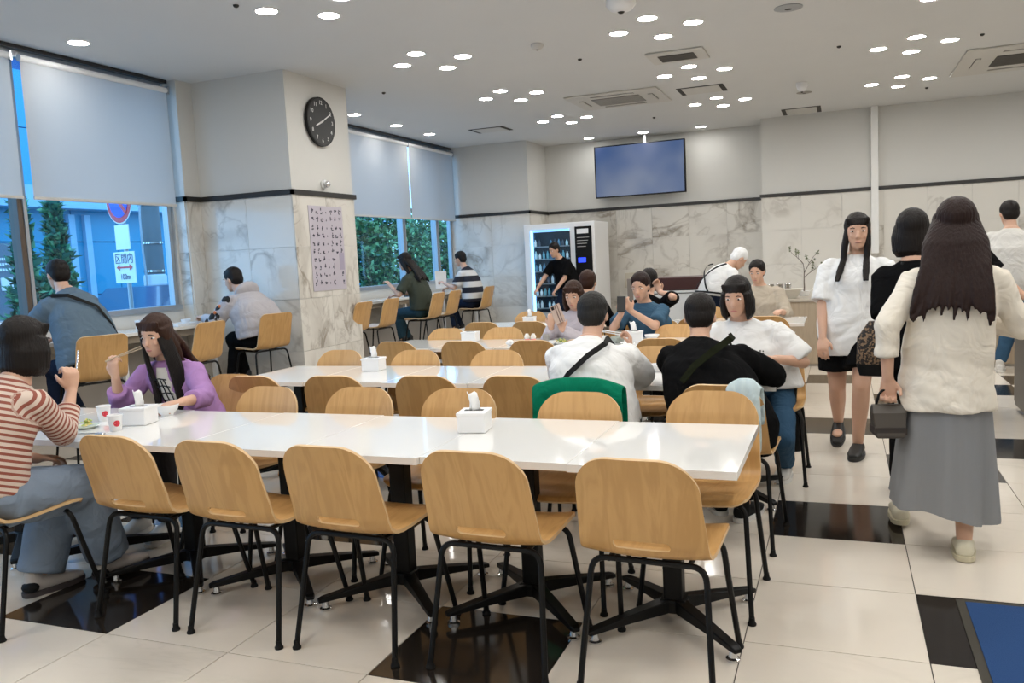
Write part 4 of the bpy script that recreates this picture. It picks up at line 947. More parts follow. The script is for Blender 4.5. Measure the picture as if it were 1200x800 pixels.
    rings = [ring(.02, .168*q, .122*q), ring(.2, .166*q, .122*q), ring(.4, .160*q, .116*q), ring(.6, .168*q**.7, .122*q**.7, .006), ring(.74, .172, .114, .004), ring(.83, .158, .098), ring(.895, .118, .08), ring(.94, .078, .07), ring(.965, .066, .064)]
    hemr = None
    if hem:                                                               # hem below the hip: extra rings straight down
        hp, hw, hd2 = hem; c = V(hp); rings = [(c, r*hw, f*hd2), (c.lerp(sp(.02), .5), r*(hw+.168*q*g*s)/2, f*(hd2+.122*q*g*s)/2)] + rings
    tb.ell(rings, 28, 2.3)
    if sleeve != 'none':
        for k, sd in enumerate((1, -1)):
            a, e, q_ = SH[k], EL[k], WR[k]
            ss = .058*s*g*q**.6; tb.blob(a-r*sd*.016-U*.006, r*ss, f*ss, U*ss*.86, 14, 8)
            def tubeseg(p, q2, r1, r2): tb.ell([(p, *perp(q2-p, r1)), (p.lerp(q2, .5), *perp(q2-p, (r1+r2)/2)), (q2, *perp(q2-p, r2))], 16)
            def perp(dv, rad):
                dv = dv.normalized(); a1 = dv.cross(f if abs(dv.dot(f)) < .9 else U).normalized(); return a1*rad, dv.cross(a1)*rad
            if sleeve == 'short': tubeseg(a, a.lerp(e, .82), ss, .063*s*g*q**.8)
            else:
                fr = {'elbow': .0, 'roll': .55, 'long': .94}[sleeve]; tubeseg(a, e.lerp(a, .06) if sleeve == 'elbow' else e, ss, (.070 if sleeve == 'elbow' else .052)*s*g*q**.7)
                if fr: tb.blob(e, *[v_*.052*s*g*q**.7 for v_ in (r, f, U)], 12, 7); tubeseg(e, e.lerp(q_, fr), .050*s*g*q**.7, (.040 if sleeve == 'long' else .048)*s*q**.5)
                if sleeve == 'roll': c1, c2 = e.lerp(q_, fr-.14), e.lerp(q_, fr+.02); tubeseg(c1, c2, .052*s*q**.5, .052*s*q**.5)
    attr = None
    if kinds == 'stripe': attr = ([(P, Nk, 'ax')] + [(SH[k], EL[k], 'ax') for k in (0, 1)] + [(EL[k], WR[k], 'ax') for k in (0, 1)])
    to = vox(tb, 'shirt', top, o, root, yaw, .010 if near else .012, 4, 0, .006 if near else .004, attr)
    # bottoms
    bb = MB()
    if bottoms in ('trousers', 'shorts'):
        bb.ell([ring(-.13, .10, .09), ring(-.04, .166*legw**.3, .120*legw**.3), ring(.06, .168, .120), ring(.14, .160, .115)], 24, 2.2)
        for k in (0, 1):
            bb.blob(HJ[k], r*.093*s*g, f*.093*s*g, U*.093*s*g, 14, 8)
            r_ = .068*s*g*legw
            def seg(p, q2, r1, r2):
                dv = (q2-p).normalized(); a1 = dv.cross(f if abs(dv.dot(f)) < .9 else U).normalized(); a2 = dv.cross(a1); bb.ell([(p, a1*r1, a2*r1), (p.lerp(q2, .5), a1*(r1+r2)/2, a2*(r1+r2)/2), (q2, a1*r2, a2*r2)], 18)
            if bottoms == 'shorts': seg(HJ[k], HJ[k].lerp(KN[k], .72), .095*s*g*legw, .098*s*g*legw)
            else:
                seg(HJ[k], KN[k], .092*s*g*legw**.5, r_); bb.blob(KN[k], r*r_, f*r_, U*r_, 14, 8); seg(KN[k], KN[k].lerp(AN[k], .97), r_*.98, .056*s*legw**1.5)
        vox(bb, bottoms, bot, o, root, yaw, .011, 4, 0, .005)
    elif bottoms == 'skirt':
        ct_ = math.cos; zt, zb = P.z+.10, .155; rr = []; nn = 72; m_ = 22
        cb_ = (AN[0]+AN[1])/2
        for i in range(m_+1):
            t = i/m_; z = zt+(zb-zt)*t; c = V((P.x, P.y, 0)).lerp(V((cb_.x, cb_.y, 0)), t*.3); w1, w2 = .150+.060*t**.8, .115+.070*t**.8
            ring_ = []
            for j in range(nn):
                a = 2*math.pi*j/nn; fo = 1+.10*t**1.1*(math.sin(5*a+1.2)+.6*math.sin(9*a+2+t)+.5*abs(math.sin(8*a+.6))); ring_.append(c+r*w1*fo*math.cos(a)+f*w2*fo*math.sin(a)+U*(z+.010*math.sin(3*a)*t+.04*(1-ct_(a))*t**3))
            rr.append(ring_)
        rr.append([p.lerp(V((cb_.x, cb_.y, zb+.05)), .06)+U*.02 for p in rr[-1]])
        bb.loft(rr); inv = Matrix.Rotation(-yaw, 3, 'Z'); bb.v = [tuple(inv @ (V(p)-root)) for p in bb.v]; bb.build('skirt', bot, o, smooth=True)
    # shoes
    for k in (0, 1):
        an = AN[k]; fd = V((-math.sin(R(feet[k][3])), math.cos(R(feet[k][3])), 0)) if len(feet[k]) > 3 else f; rr_ = U.cross(fd); pz = feet[k][4] if len(feet[k]) > 4 else 0
        c = V((an.x, an.y, feet[k][2])); up_t = (fd+U*pz).normalized(); un = rr_.cross(up_t)*-1; un = un if un.z > 0 else -un
        kind, cm, sm_ = shoe; S = MB()
        L0, L1 = -.075*s, .185*s
        S.ell([(c+up_t*L0*.96+un*.045, rr_*.022, un*.026), (c+up_t*-.055+un*.047, rr_*.036, un*.036), (c+un*.052, rr_*.040, un*.044), (c+up_t*.06+un*.046, rr_*.044, un*.034), (c+up_t*.13+un*.037, rr_*.046, un*.024), (c+up_t*L1+un*.032, rr_*.026, un*.014)], 18, 2.4)
        if kind == 'sneaker': S.cap(c+un*.05-up_t*.02, c+un*.105-up_t*.03, .042, .040, 12)
        vox(S, 'shoe', cm, o, root, yaw, .006, 2)
        so = MB(); out = []
        for zz in (.001, .012, .024):
            ringp = []
            for j in range(24):
                a = 2*math.pi*j/24; ct, st = math.cos(a), math.sin(a); lx = (L1+.008) if ct > 0 else -(L0-.008); ringp.append(c+up_t*(lx*abs(ct)**.8*math.copysign(1, ct)*(1+.02*(zz > .01)))+rr_*(.044+.008*(ct > .2))*math.copysign(abs(st)**.8, st)+un*zz)
            out.append(ringp)
        so.loft(out); inv = Matrix.Rotation(-yaw, 3, 'Z'); so.v = [tuple(inv @ (V(p)-root)) for p in so.v]; so.build('sole', sm_, o, smooth=True)
    info = dict(o=o, P=P, Nk=Nk, SH=SH, EL=EL, WR=WR, sp=sp, frame=frame, r=r, f=f, yaw=yaw, root=root, g=g*s, q=q, Hd=Hd, hf=hf, hu=hu, hr=hr, AN=AN, KN=KN)
    return info
def strap(I, pts, wdt, m, name='bag_strap', off=.014):
    """ribbon hugging the torso: pts are (t along the spine, angle: 0 = right side, 90 = front, -90 = back)"""
    prof = [(0, .168, .122), (.2, .166, .122), (.4, .16, .116), (.6, .168, .122), (.74, .172, .114), (.83, .158, .098), (.895, .118, .08), (.94, .078, .07), (1, .066, .064)]
    P_ = []; Nn = []
    for t, a in pts:
        for i in range(len(prof)-1):
            if prof[i][0] <= t <= prof[i+1][0]: u = (t-prof[i][0])/(prof[i+1][0]-prof[i][0]); A = prof[i][1]+(prof[i+1][1]-prof[i][1])*u; B = prof[i][2]+(prof[i+1][2]-prof[i][2])*u; break
        d, b = I['frame'](t); a = R(a); qq = I['q']**.8; ct, st = math.cos(a), math.sin(a)
        P_.append(I['sp'](t)+I['r']*(A*I['g']*qq+off)*math.copysign(abs(ct)**.87, ct)+b*(B*I['g']*qq+off)*math.copysign(abs(st)**.87, st)); Nn.append((I['r']*ct+b*st).normalized())
    mb = MB(); v = []; f = []
    for i, (p, n) in enumerate(zip(P_, Nn)):
        d = (P_[min(i+1, len(P_)-1)]-P_[max(0, i-1)]).normalized(); sdv = d.cross(n).normalized()*wdt/2; v += [p-sdv, p+sdv, p+sdv+n*.004, p-sdv+n*.004]
    for i in range(len(P_)-1):
        for a, b in ((0, 1), (1, 2), (2, 3), (3, 0)): f.append((4*i+a, 4*i+b, 4*i+4+b, 4*i+4+a))
    f.append((0, 1, 2, 3)); k = 4*(len(P_)-1); f.append((k+3, k+2, k+1, k)); mb.add(v, f)
    inv = Matrix.Rotation(-I['yaw'], 3, 'Z'); mb.v = [tuple(inv @ (V(p)-I['root'])) for p in mb.v]; return mb.build(name, m, I['o'], smooth=True)
def attach(I, mb, name, m, smooth=True):
    inv = Matrix.Rotation(-I['yaw'], 3, 'Z'); mb.v = [tuple(inv @ (V(p)-I['root'])) for p in mb.v]; return mb.build(name, m, I['o'], smooth=smooth)
def lerp_pts(a, b, n=14): return [(a[0]+(b[0]-a[0])*i/n, a[1]+(b[1]-a[1])*i/n) for i in range(n+1)]
blackc = cloth('cloth_black', (.006, .006, .0065)); whitec = cloth('cloth_white', (.78, .78, .77)); jeans = cloth('denim_blue', (.035, .085, .15)); darkc = cloth('cloth_dark_navy', (.012, .018, .035))
hb_ = hairm('hair_black', (.016, .011, .009)); hbr = hairm('hair_brown', (.06, .022, .010)); hdb = hairm('hair_dark_brown', (.028, .010, .007))
sneaker = ('sneaker', mat('shoe_white', (.62, .60, .56), .6), mat('sole_white', (.7, .69, .66), .6)); blackshoe = ('sneaker', mat('shoe_black', (.015, .015, .015), .6), mat('sole_grey', (.4, .4, .4), .6))
seat = lambda x, y, a=0: None
# 1 striped shirt, front left
st = attr_stripe('stripe_rust', (.62, .50, .42), (.27, .075, .05), .025, .55)
I = person('person in rust and cream striped long-sleeve shirt seated with raised hand at left', (-3.29, 2.40), -6, (-3.26, 2.56, 1.14), (-3.29, 2.34, .545), ((-3.22, 2.84, .02, -14), (-3.40, 2.62, 0.0, -14)), ((-3.27, 2.77, .905), (-3.44, 2.70, .60)),
    st, cloth('skirt_grey_blue', (.20, .25, .32)), ('sneaker', mat('shoe_taupe', (.46, .42, .39), .6), mat('sole_dark', (.05, .04, .04), .6)), ('bob', hb_), hands=((62, 0), (30, 0)), sleeve='roll', kinds='stripe', near=True, legw=1.45, look=(.05, 1, -.12), elbow=((.1, .1, -1), None), hdir=((.02, .1, 1), (0, .6, -.1)), hand_n=((.9, -.3, .1), None), loose=1.05, g=1.06, knee=((0, 1, .25), (0, 1, .25)))
for k in (0, 1):
    a_ = I['AN'][k]; hp_ = MB(); hp_.blob(V((a_.x-.0, a_.y-.055, .045)), V((.045, 0, 0)), V((0, .032, 0)), V((0, 0, .026)), 14, 7); attach(I, hp_, 'heel_patch', MT['rubber'])
mbs = MB(); mbs.tube([(-3.275, 2.81, .97), (-3.34, 2.89, 1.075)], .0028, 6); e = mbs.build('chopstick', MT['chrome'], None); tag(e, 'pale chopstick tip held in the raised hand of striped shirt', 'chopsticks')
# 2 purple jacket, far side facing the camera
pj = cloth('jacket_purple', (.36, .20, .42)); 
I = person('person in lilac jacket over white patterned tee eating with chopsticks', (-3.46, 3.75), 184, (-3.62, 3.66, 1.07), (-3.48, 3.78, .54), ((-3.62, 3.42, 0, 190), (-3.40, 3.40, 0, 190)), ((-3.74, 3.46, .86), (-3.215, 3.385, .745)),
    pj, cloth('trousers_dark_grey', (.035, .033, .035)), sneaker, (('back', .30, .15), hbr), hands=((50, 0), (38, 0)), sleeve='roll', near=True, look=(.12, -1, -.22), elbow=((-.5, .2, -1), (.6, .2, -.7)), hdir=((.05, -.2, 1), (-.2, -.9, 0)), loose=1.12)
mt = MB(); d, b = I['frame'](.6)
mt.ell([(I['sp'](.30)+b*.118, I['r']*.055, b*.02), (I['sp'](.5)+b*.125, I['r']*.055, b*.02), (I['sp'](.7)+b*.118, I['r']*.05, b*.018), (I['sp'](.88)+b*.075, I['r']*.035, b*.02)], 16); tee = attach(I, mt, 'tee_front', mat('tee_white', (.62, .6, .56), .8))
ml = MB(); 
for k in range(5): t = .34+.1*k; ml.tube([I['sp'](t)+b*.142-I['r']*.045, I['sp'](t+.02)+b*.146, I['sp'](t)+b*.142+I['r']*.045], .0035, 5)
for x in (-.03, 0, .03): ml.tube([I['sp'](.32)+b*.143+I['r']*x, I['sp'](.5)+b*.147+I['r']*x*1.15, I['sp'](.74)+b*.138+I['r']*x*.7], .0032, 5)
attach(I, ml, 'grid_print', MT['black'])
hs = MB()
for sd in (1, -1):
    for k in range(9):
        a = .045+.006*k; p0 = I['Hd']+I['hr']*sd*(.055+.003*k)+I['hf']*(.05-.006*k); e1 = I['sp'](.5)+b*(.135-.004*k)+I['r']*(sd*-1)*-1*0+I['hr']*sd*(.062+.006*k); hs.tube([p0, p0.lerp(e1, .4)+I['hr']*sd*.012, e1, e1-V((0, 0, .09+.01*(k % 3)))], [.014, .015, .013, .004], 7)
attach(I, hs, 'hair_front_locks', hb_)
mbs = MB(); mbs.tube([(-3.75, 3.41, .955), (-3.64, 3.56, 1.02)], .003, 6); mbs.tube([(-3.76, 3.42, .95), (-3.64, 3.57, 1.008)], .003, 6); e = mbs.build('chopsticks', MT['woodpanel'], None); tag(e, 'pair of chopsticks lifted to the mouth by lilac jacket person', 'chopsticks')
# 3 denim jacket at the window
dj = cloth('denim_grey_blue', (.11, .16, .21))
I = person('person in grey-blue denim jacket leaning over left window counter', (-5.45, 4.80), 90, (-5.80, 4.90, 1.45), (-5.42, 4.80, .745), ((-5.70, 4.70, .26, 90), (-5.72, 4.90, .26, 90)), ((-6.05, 5.03, .94), (-6.05, 4.62, .94)),
    dj, darkc, blackshoe, ('short', hb_), hands=((30, 0), (30, 0)), sleeve='long', near=True, look=(-1, .25, -.3), loose=1.25, g=1.22)
strap(I, [(.90, 150), (.88, -160), (.78, -120), (.6, -85), (.4, -60), (.25, -35), (.15, -10)], .03, MT['rubber'])
# 4 grey hoodie
hd = cloth('hoodie_grey', (.44, .42, .44)); 
I = person('person in light grey hoodie with black and orange print at counter by column', (-5.50, 6.86), 80, (-5.70, 6.84, 1.33), (-5.40, 6.87, .745), ((-5.74, 6.76, .26, 90), (-5.74, 6.96, .26, 90)), ((-6.02, 6.98, .96), (-5.98, 6.70, .96)),
    hd, blackc, blackshoe, ('short', hb_), hands=((35, 0), (35, 0)), sleeve='long', near=True, look=(-1, .0, -.3), loose=1.35, g=1.2)
mh = MB(); d, b = I['frame'](.85); mh.blob(I['sp'](.90)-b*.075-V((0, 0, .01)), I['r']*.15, b*.085, V((0, 0, .095)), 18, 10); attach(I, mh, 'hood', hd)
mp_ = MB(); rnd = random.Random(4); a_, e_, w_ = I['SH'][1], I['EL'][1], I['WR'][1]
for k in range(10):
    t = k/9; p = a_.lerp(e_, t*1.25) if t < .8 else e_.lerp(w_, (t-.8)*2); mp_.blob(p+V((.01, -.064, .012+.03*math.sin(k*2))), V((.040, 0, .018)), V((0, .014, 0)), V((-.004, 0, .036+.016*rnd.random())), 9, 5)
attach(I, mp_, 'sleeve_print', mat('print_black', (.012, .012, .012), .8))
mp_ = MB()
for k in (1, 3): mp_.blob(a_.lerp(e_, .2+.15*k)+V((.0, -.085, .03)), V((.014, 0, 0)), V((0, .016, 0)), V((0, 0, .018)), 8, 5)
attach(I, mp_, 'orange_print', mat('print_orange', (.6, .2, .08), .8))
# 5 olive tee, rear counter
I = person('person with long dark hair in dark olive tee at rear window counter', (-5.48, 10.36), 88, (-5.64, 10.33, 1.43), (-5.44, 10.38, .745), ((-5.72, 10.28, .26, 90), (-5.72, 10.45, .26, 90)), ((-5.92, 10.50, .96), (-5.80, 10.15, 1.12)),
    cloth('tee_olive', (.055, .065, .05)), cloth('jeans_teal', (.02, .05, .07)), blackshoe, (('back', .30, .3), hb_), hands=((40, 0), (40, 0)), look=(-1, -.05, -.25), loose=1.2)
# 6 striped tee
m = bpy.data.materials.new('broad_stripe'); m.use_nodes = True; nt = m.node_tree; b_s = nt.nodes['Principled BSDF']; b_s.inputs['Roughness'].default_value = .9
tc = nt.nodes.new('ShaderNodeTexCoord'); sx = nt.nodes.new('ShaderNodeSeparateXYZ'); q1 = nt.nodes.new('ShaderNodeMath'); q1.operation = 'MULTIPLY'; q1.inputs[1].default_value = 5.6; q2 = nt.nodes.new('ShaderNodeMath'); q2.operation = 'FRACT'; q3 = nt.nodes.new('ShaderNodeMath'); q3.operation = 'GREATER_THAN'; q3.inputs[1].default_value = .5
mx = nt.nodes.new('ShaderNodeMix'); mx.data_type = 'RGBA'; mx.inputs[6].default_value = (.012, .014, .025, 1); mx.inputs[7].default_value = (.60, .60, .60, 1)
nt.links.new(tc.outputs['Object'], sx.inputs[0]); nt.links.new(sx.outputs[2], q1.inputs[0]); nt.links.new(q1.outputs[0], q2.inputs[0]); nt.links.new(q2.outputs[0], q3.inputs[0]); nt.links.new(q3.outputs[0], mx.inputs[0]); nt.links.new(mx.outputs[2], b_s.inputs['Base Color'])
I = person('person in broad black and white striped tee at far end of counter', (-5.50, 12.17), 84, (-5.65, 12.18, 1.43), (-5.46, 12.18, .745), ((-5.74, 12.05, .26, 90), (-5.74, 12.25, .26, 90)), ((-5.98, 12.35, .98), (-5.88, 12.02, 1.06)),
    m, darkc, blackshoe, ('short', hb_), hands=((40, 0), (40, 0)), look=(-1, .1, -.25), loose=1.25)
e = empty('paper_sheet', (-6.12, 12.4, 1.11), 'white sheet held up by person in broad striped tee', 'paper', rz=R(60)); MB().box(-.11, .11, -.001, .001, -.14, .14).build('sheet', MT['whitemat'], e)
# 7 at the vending machine
I = person('person in black tee stooping before the vending machine', (-4.25, 13.1), 160, (-4.34, 13.0, 1.50), (-4.18, 13.18, .84), ((-4.32, 13.1, 0, 160), (-4.08, 13.2, 0, 160)), ((-4.72, 12.85, .74), (-4.30, 12.88, .86)),
    blackc, cloth('jeans_navy', (.012, .02, .04)), blackshoe, ('short', hb_), hands=((35, 0), (60, 0)), look=(-.5, -.8, -.35), loose=1.2, elbow=((-.3, .3, -.4), None), g=1.05)
# 8 phone user
I = person('person in pale top holding up a phone in beige case', (-2.20, 7.03), 180, (-2.17, 6.97, 1.06), (-2.18, 7.08, .54), ((-2.28, 6.75, 0, 180), (-2.08, 6.75, 0, 180)), ((-2.31, 6.74, .80), (-2.21, 6.74, .78)),
    cloth('top_pale_lilac', (.52, .48, .52)), blackc, sneaker, (('back', .22, .3), hbr), hands=((45, 0), (45, 0)), sleeve='long', look=(0, -1, -.35), hdir=((.1, -.1, 1), (-.2, -.1, 1)), hand_n=((0, -1, 0), (0, -1, 0)), elbow=((-.6, .2, -1), (.6, .2, -1)), loose=1.2)
e = empty('mobile_phone', (-2.24, 6.72, .915), 'phone in beige striped case held up before a face', 'phone'); e.rotation_euler = (R(-20), R(-22), R(8))
MB().box(-.045, .045, -.005, .005, -.085, .085).build('case', mat('case_beige', (.45, .33, .26), .5), e, bevel=.004); MB().box(-.04, .04, .005, .0065, -.08, .08).build('glass_front', MT['iris'], e)
MB().box(-.035, -.010, -.009, -.005, .045, .075).build('camera_bump', MT['black'], e, bevel=.002); MB().box(-.004, .006, -.0065, -.005, -.08, .08).box(.018, .026, -.0065, -.005, -.08, .08).build('stripe', mat('case_brown', (.15, .09, .07), .5), e)
# 8b behind
I = person('person with brown hair seated behind the phone user', (-2.25, 7.70), 0, (-2.28, 7.82, 1.13), (-2.25, 7.66, .54), ((-2.35, 8.0, 0), (-2.15, 8.0, 0)), ((-2.12, 8.05, .76), (-2.40, 8.05, .76)), blackc, blackc, blackshoe, ('short', hbr), face=False, hands=((30, 0), (30, 0)), look=(0, 1, -.2))
# 9 white tee back
I = person('broad person in white tee with black shoulder strap seen from behind', (-1.17, 4.08), -4, (-1.235, 4.30, 1.08), (-1.17, 4.08, .55), ((-1.30, 4.5, 0, 0), (-1.05, 4.5, 0, 0)), ((-1.11, 4.58, .85), (-1.36, 4.62, .74)),
    whitec, blackc, blackshoe, ('short', hairm('hair_grey_black', (.03, .028, .026))), face=False, hands=((55, 0), (40, 0)), sleeve='elbow', near=True, look=(-.1, 1, -.3), loose=1.15, g=1.2, elbow=((.5, .1, -1), (-.5, -.2, -1)), hdir=((.0, .3, 1), (.2, .8, -.1)), hand_n=((1, .2, 0), None))
strap(I, [(.955, 20), (.94, -30), (.90, -48), (.80, -62), (.66, -82), (.5, -102), (.36, -122), (.26, -150)], .028, MT['rubber'], off=.02)
mbs = MB(); mbs.tube([(-1.15, 4.66, .945), (-1.35, 4.74, .965)], .003, 6); mbs.tube([(-1.15, 4.67, .93), (-1.35, 4.75, .957)], .003, 6); e = mbs.build('chopsticks', MT['whitemat'], None); tag(e, 'white chopsticks in right hand of the broad white tee person', 'chopsticks')
# 10 blue tee
I = person('person in blue denim tee looking at a phone at third row', (-1.52, 7.08), 172, (-1.59, 7.03, 1.11), (-1.50, 7.12, .55), ((-1.62, 6.78, 0, 180), (-1.40, 6.8, 0, 180)), ((-1.70, 6.76, .90), (-1.62, 6.78, .92)),
    cloth('tee_blue', (.045, .10, .16)), blackc, blackshoe, ('short', hdb), hands=((50, 0), (50, 0)), look=(-.15, -1, -.3), loose=1.2, elbow=((-.8, .1, -1), (.9, -.2, -1)), hdir=((.2, -.2, .9), (-.4, -.2, .8)))
e = empty('mobile_phone', (-1.68, 6.70, .985), 'phone held low by person in blue denim tee', 'phone'); e.rotation_euler = (R(-35), 0, R(10)); MB().box(-.036, .036, -.005, .005, -.075, .075).build('body', MT['black'], e, bevel=.003); MB().box(-.033, .033, .005, .006, -.07, .07).build('glass_front', MT['iris'], e)
# 11 behind
I = person('person in black sleeves behind the blue tee, hand at neck', (-1.66, 7.78), -4, (-1.70, 7.90, 1.12), (-1.66, 7.70, .54), ((-1.76, 8.0, 0), (-1.56, 8.0, 0)), ((-1.57, 7.74, 1.02), (-1.85, 8.05, .76)), blackc, blackc, blackshoe, ('short', hb_), face=False, hands=((40, 0), (30, 0)), look=(0, 1, -.2), elbow=((.7, -.2, -1), None), hdir=((-.3, .1, .9), None), sleeve='elbow')
# 12 black clothes back
I = person('person in loose black top leaning over the second row, seen from behind', (-.55, 4.12), -4, (-.69, 4.42, 1.05), (-.53, 4.10, .55), ((-.62, 4.45, 0, 20), (-.48, 4.35, 0, -20)), ((-.50, 4.62, .745), (-.66, 4.66, .745)),
    blackc, blackc, ('sneaker', MT['rubber'], sneaker[2]), ('short', hb_), face=False, hands=((35, 0), (35, 0)), sleeve='long', near=True, look=(-.1, 1, -.35), loose=1.38, g=1.12, hem=((-.53, 4.07, .42), .22, .15), elbow=((1, .0, -.35), (-.4, -.2, -1)))
strap(I, [(.955, 20), (.94, -25), (.88, -45), (.78, -60), (.62, -80), (.5, -95), (.38, -110)], .035, cloth('strap_olive', (.012, .014, .007)), off=.05)
# 13 white tee opposite
I = person('person in loose white tee with black letters facing the camera', (-.46, 5.22), 182, (-.58, 5.12, 1.11), (-.45, 5.24, .55), ((-.56, 5.0, 0, 182), (-.33, 5.22, 0, 175)), ((-.72, 4.95, .75), (-.36, 4.98, .755)),
    whitec, jeans, sneaker, ('bob', hb_), hands=((30, 0), (35, 0)), sleeve='elbow', look=(-.15, -1, -.25), loose=1.38, g=1.05, elbow=((-.7, .2, -1), (.9, .1, -.8)))
d, b = I['frame'](.5); cpt = I['sp'](.46)+b*.185-I['r']*-.0
me = text_mesh('oli', .075); me.materials.clear(); me.materials.append(MT['black']); tx = bpy.data.objects.new('lettering', me); C.objects.link(tx); tx.parent = I['o']
TXT = (tx, I, .50, (0.16))
# 14 white coat staff
I = person('kitchen worker in white coat and cap with crossed black apron straps', (-1.36, 9.72), -50, (-1.08, 9.84, 1.27), (-1.38, 9.68, .86), ((-1.42, 9.6, 0, -50), (-1.28, 9.78, 0, -50)), ((-1.08, 9.72, .90), (-1.2, 9.98, .90)),
    whitec, darkc, sneaker, ('short', whitec), face=False, hands=((30, 0), (30, 0)), sleeve='long', look=(.6, .4, -.75), loose=1.15, g=1.0)
strap(I, lerp_pts((.86, -135), (.12, -55)), .02, MT['black'], 'apron_strap', off=.03); strap(I, lerp_pts((.86, -45), (.12, -125)), .02, MT['black'], 'apron_strap', off=.03)
strap(I, lerp_pts((.10, -175), (.10, -5)), .02, MT['black'], 'apron_tie', off=.03)
# 15 beige back
I = person('person in beige sweater seated at fourth row under dish bins', (-.76, 8.92), 180, (-.80, 8.88, 1.14), (-.74, 8.98, .55), ((-.84, 8.6, 0, 180), (-.64, 8.6, 0, 180)), ((-.92, 8.62, .75), (-.56, 8.62, .75)),
    cloth('sweater_beige', (.46, .40, .32)), darkc, blackshoe, ('short', hb_), hands=((30, 0), (30, 0)), sleeve='roll', look=(-.2, -1, -.3), loose=1.25, g=1.1)
# 16 walking towards the camera
ws = ('slip', mat('clog_black', (.02, .02, .02), .5), mat('clog_sole', (.03, .03, .03), .6))
I = person('person in oversized white tee and black shorts walking towards the camera', (.05, 5.95), 172, (.10, 5.94, 1.465), (.05, 5.97, .86), ((-.03, 6.24, .06, 176, -.35), (.09, 5.84, 0, 170)), ((-.125, 5.80, .72), (.27, 5.88, .80)),
    whitec, blackc, ws, (('sides', .30, .3), hb_), hands=((25, 0), (40, 0)), bottoms='shorts', sleeve='elbow', near=True, look=(.02, -1, -.08), loose=1.16, g=1.08, hem=((.06, 5.96, .66), .20, .15), legw=1.12, knee=((0, -1, .3), (0, -1, .3)), elbow=((-1, .4, -.5), (1, .4, -.5)))
# 17 beige jacket walking away
jk = cloth('jacket_cream', (.76, .70, .60)); 
I = person('person with long dark hair in cream jacket and long grey skirt walking away', (.42, 4.07), -5, (.46, 4.09, 1.45), (.42, 4.06, .85), ((.49, 4.02, 0, -4, -.06), (.25, 4.46, .02, 0, .0)), ((.17, 3.98, .80), (.70, 4.28, .98)) if False else ((.60, 4.30, 1.02), (.185, 3.98, .80)),
    jk, mat('skirt_grey', (.25, .255, .265), .9, spec=.1, noise=.05, nscale=9, bump=.5, bscale=14, stretch=(1.6, 1.6, .12)), ('slip', mat('clog_cream', (.62, .58, .45), .5), mat('clog_cream_sole', (.55, .5, .36), .5)), (('back', .42, .5), hdb), face=False, hands=((35, 0), (62, 0)), bottoms='skirt', sleeve='roll', near=True, look=(0, 1, 0), loose=1.10, g=1.0, hem=((.415, 4.05, .66), .20, .145), elbow=((.7, -.7, -.6), (-.6, -.6, -.1)), s=.98)
e = empty('small_handbag', (.185, 3.98, .60), 'small dark taupe handbag hanging from hand beside grey skirt', 'bag', rz=R(10)); mbb = MB()
mbb.loft([[V((sx*a, sy*b, z)) for sx, sy in ((-1, -1), (1, -1), (1, 1), (-1, 1))] for a, b, z in ((.055, .05, -.06), (.06, .055, -.05), (.07, .035, .05), (.068, .012, .085))]); mbb.build('body', mat('bag_taupe', (.06, .05, .04), .45), e, bevel=.008)
MB().tube(arc([(-.05, 0, .08), (-.03, 0, .15), (.03, 0, .15), (.05, 0, .08)], .03), .006, 8).build('handle', MT['black'], e, smooth=True)
MB().box(-.066, .066, -.052, .052, -.045, -.012).build('dark_band', mat('bag_dark', (.03, .022, .018), .5), e)
# 18 black top with leopard bag
I = person('person in black top and trousers half hidden behind cream jacket', (.37, 4.98), -8, (.355, 4.99, 1.44), (.375, 4.97, .84), ((.40, 5.1, 0, -5), (.29, 4.95, 0, -5)), ((.57, 5.1, .85), (.25, 5.02, .80)), blackc, blackc, blackshoe, ('bob', hb_), face=False, hands=((35, 0), (35, 0)), sleeve='elbow', look=(0, 1, 0), loose=1.1, elbow=((.3, -1, -.2), (-.1, -1, -.2)), hem=((.36, 4.96, .70), .17, .13))
lp = mat('leopard', (.10, .06, .035), .7); nt = lp.node_tree; vo = nt.nodes.new('ShaderNodeTexNoise'); vo.inputs['Scale'].default_value = 75; tc = nt.nodes.new('ShaderNodeTexCoord'); cr = nt.nodes.new('ShaderNodeValToRGB'); cr.color_ramp.elements[0].position = .50; cr.color_ramp.elements[0].color = (.012, .009, .007, 1); cr.color_ramp.elements[1].position = .56; cr.color_ramp.elements[1].color = (.22, .14, .08, 1)
nt.links.new(tc.outputs['Object'], vo.inputs['Vector']); nt.links.new(vo.outputs[0], cr.inputs[0]); nt.links.new(cr.outputs[0], nt.nodes['Principled BSDF'].inputs['Base Color'])
e = empty('shoulder_bag', (.165, 4.9, .86), 'leopard-patterned shoulder bag hanging beside white tee walker', 'bag', rz=R(-10)); MB().ell([((0, 0, -.15), (.075, 0, 0), (0, .04, 0)), ((0, 0, -.12), (.095, 0, 0), (0, .055, 0)), ((0, 0, .02), (.09, 0, 0), (0, .05, 0)), ((.02, 0, .11), (.05, 0, 0), (0, .03, 0))], 20, 2.6).build('body', lp, e, smooth=True)
MB().tube([(.04, 0, .09), (.09, .01, .25), (.14, .03, .42)], .012, 8).build('strap', MT['black'], e, smooth=True)
MB().ell([((0, 0, -.185), (.08, 0, 0), (0, .045, 0)), ((0, 0, -.12), (.098, 0, 0), (0, .058, 0))], 20, 2.4).build('black_base', MT['rubber'], e, smooth=True)
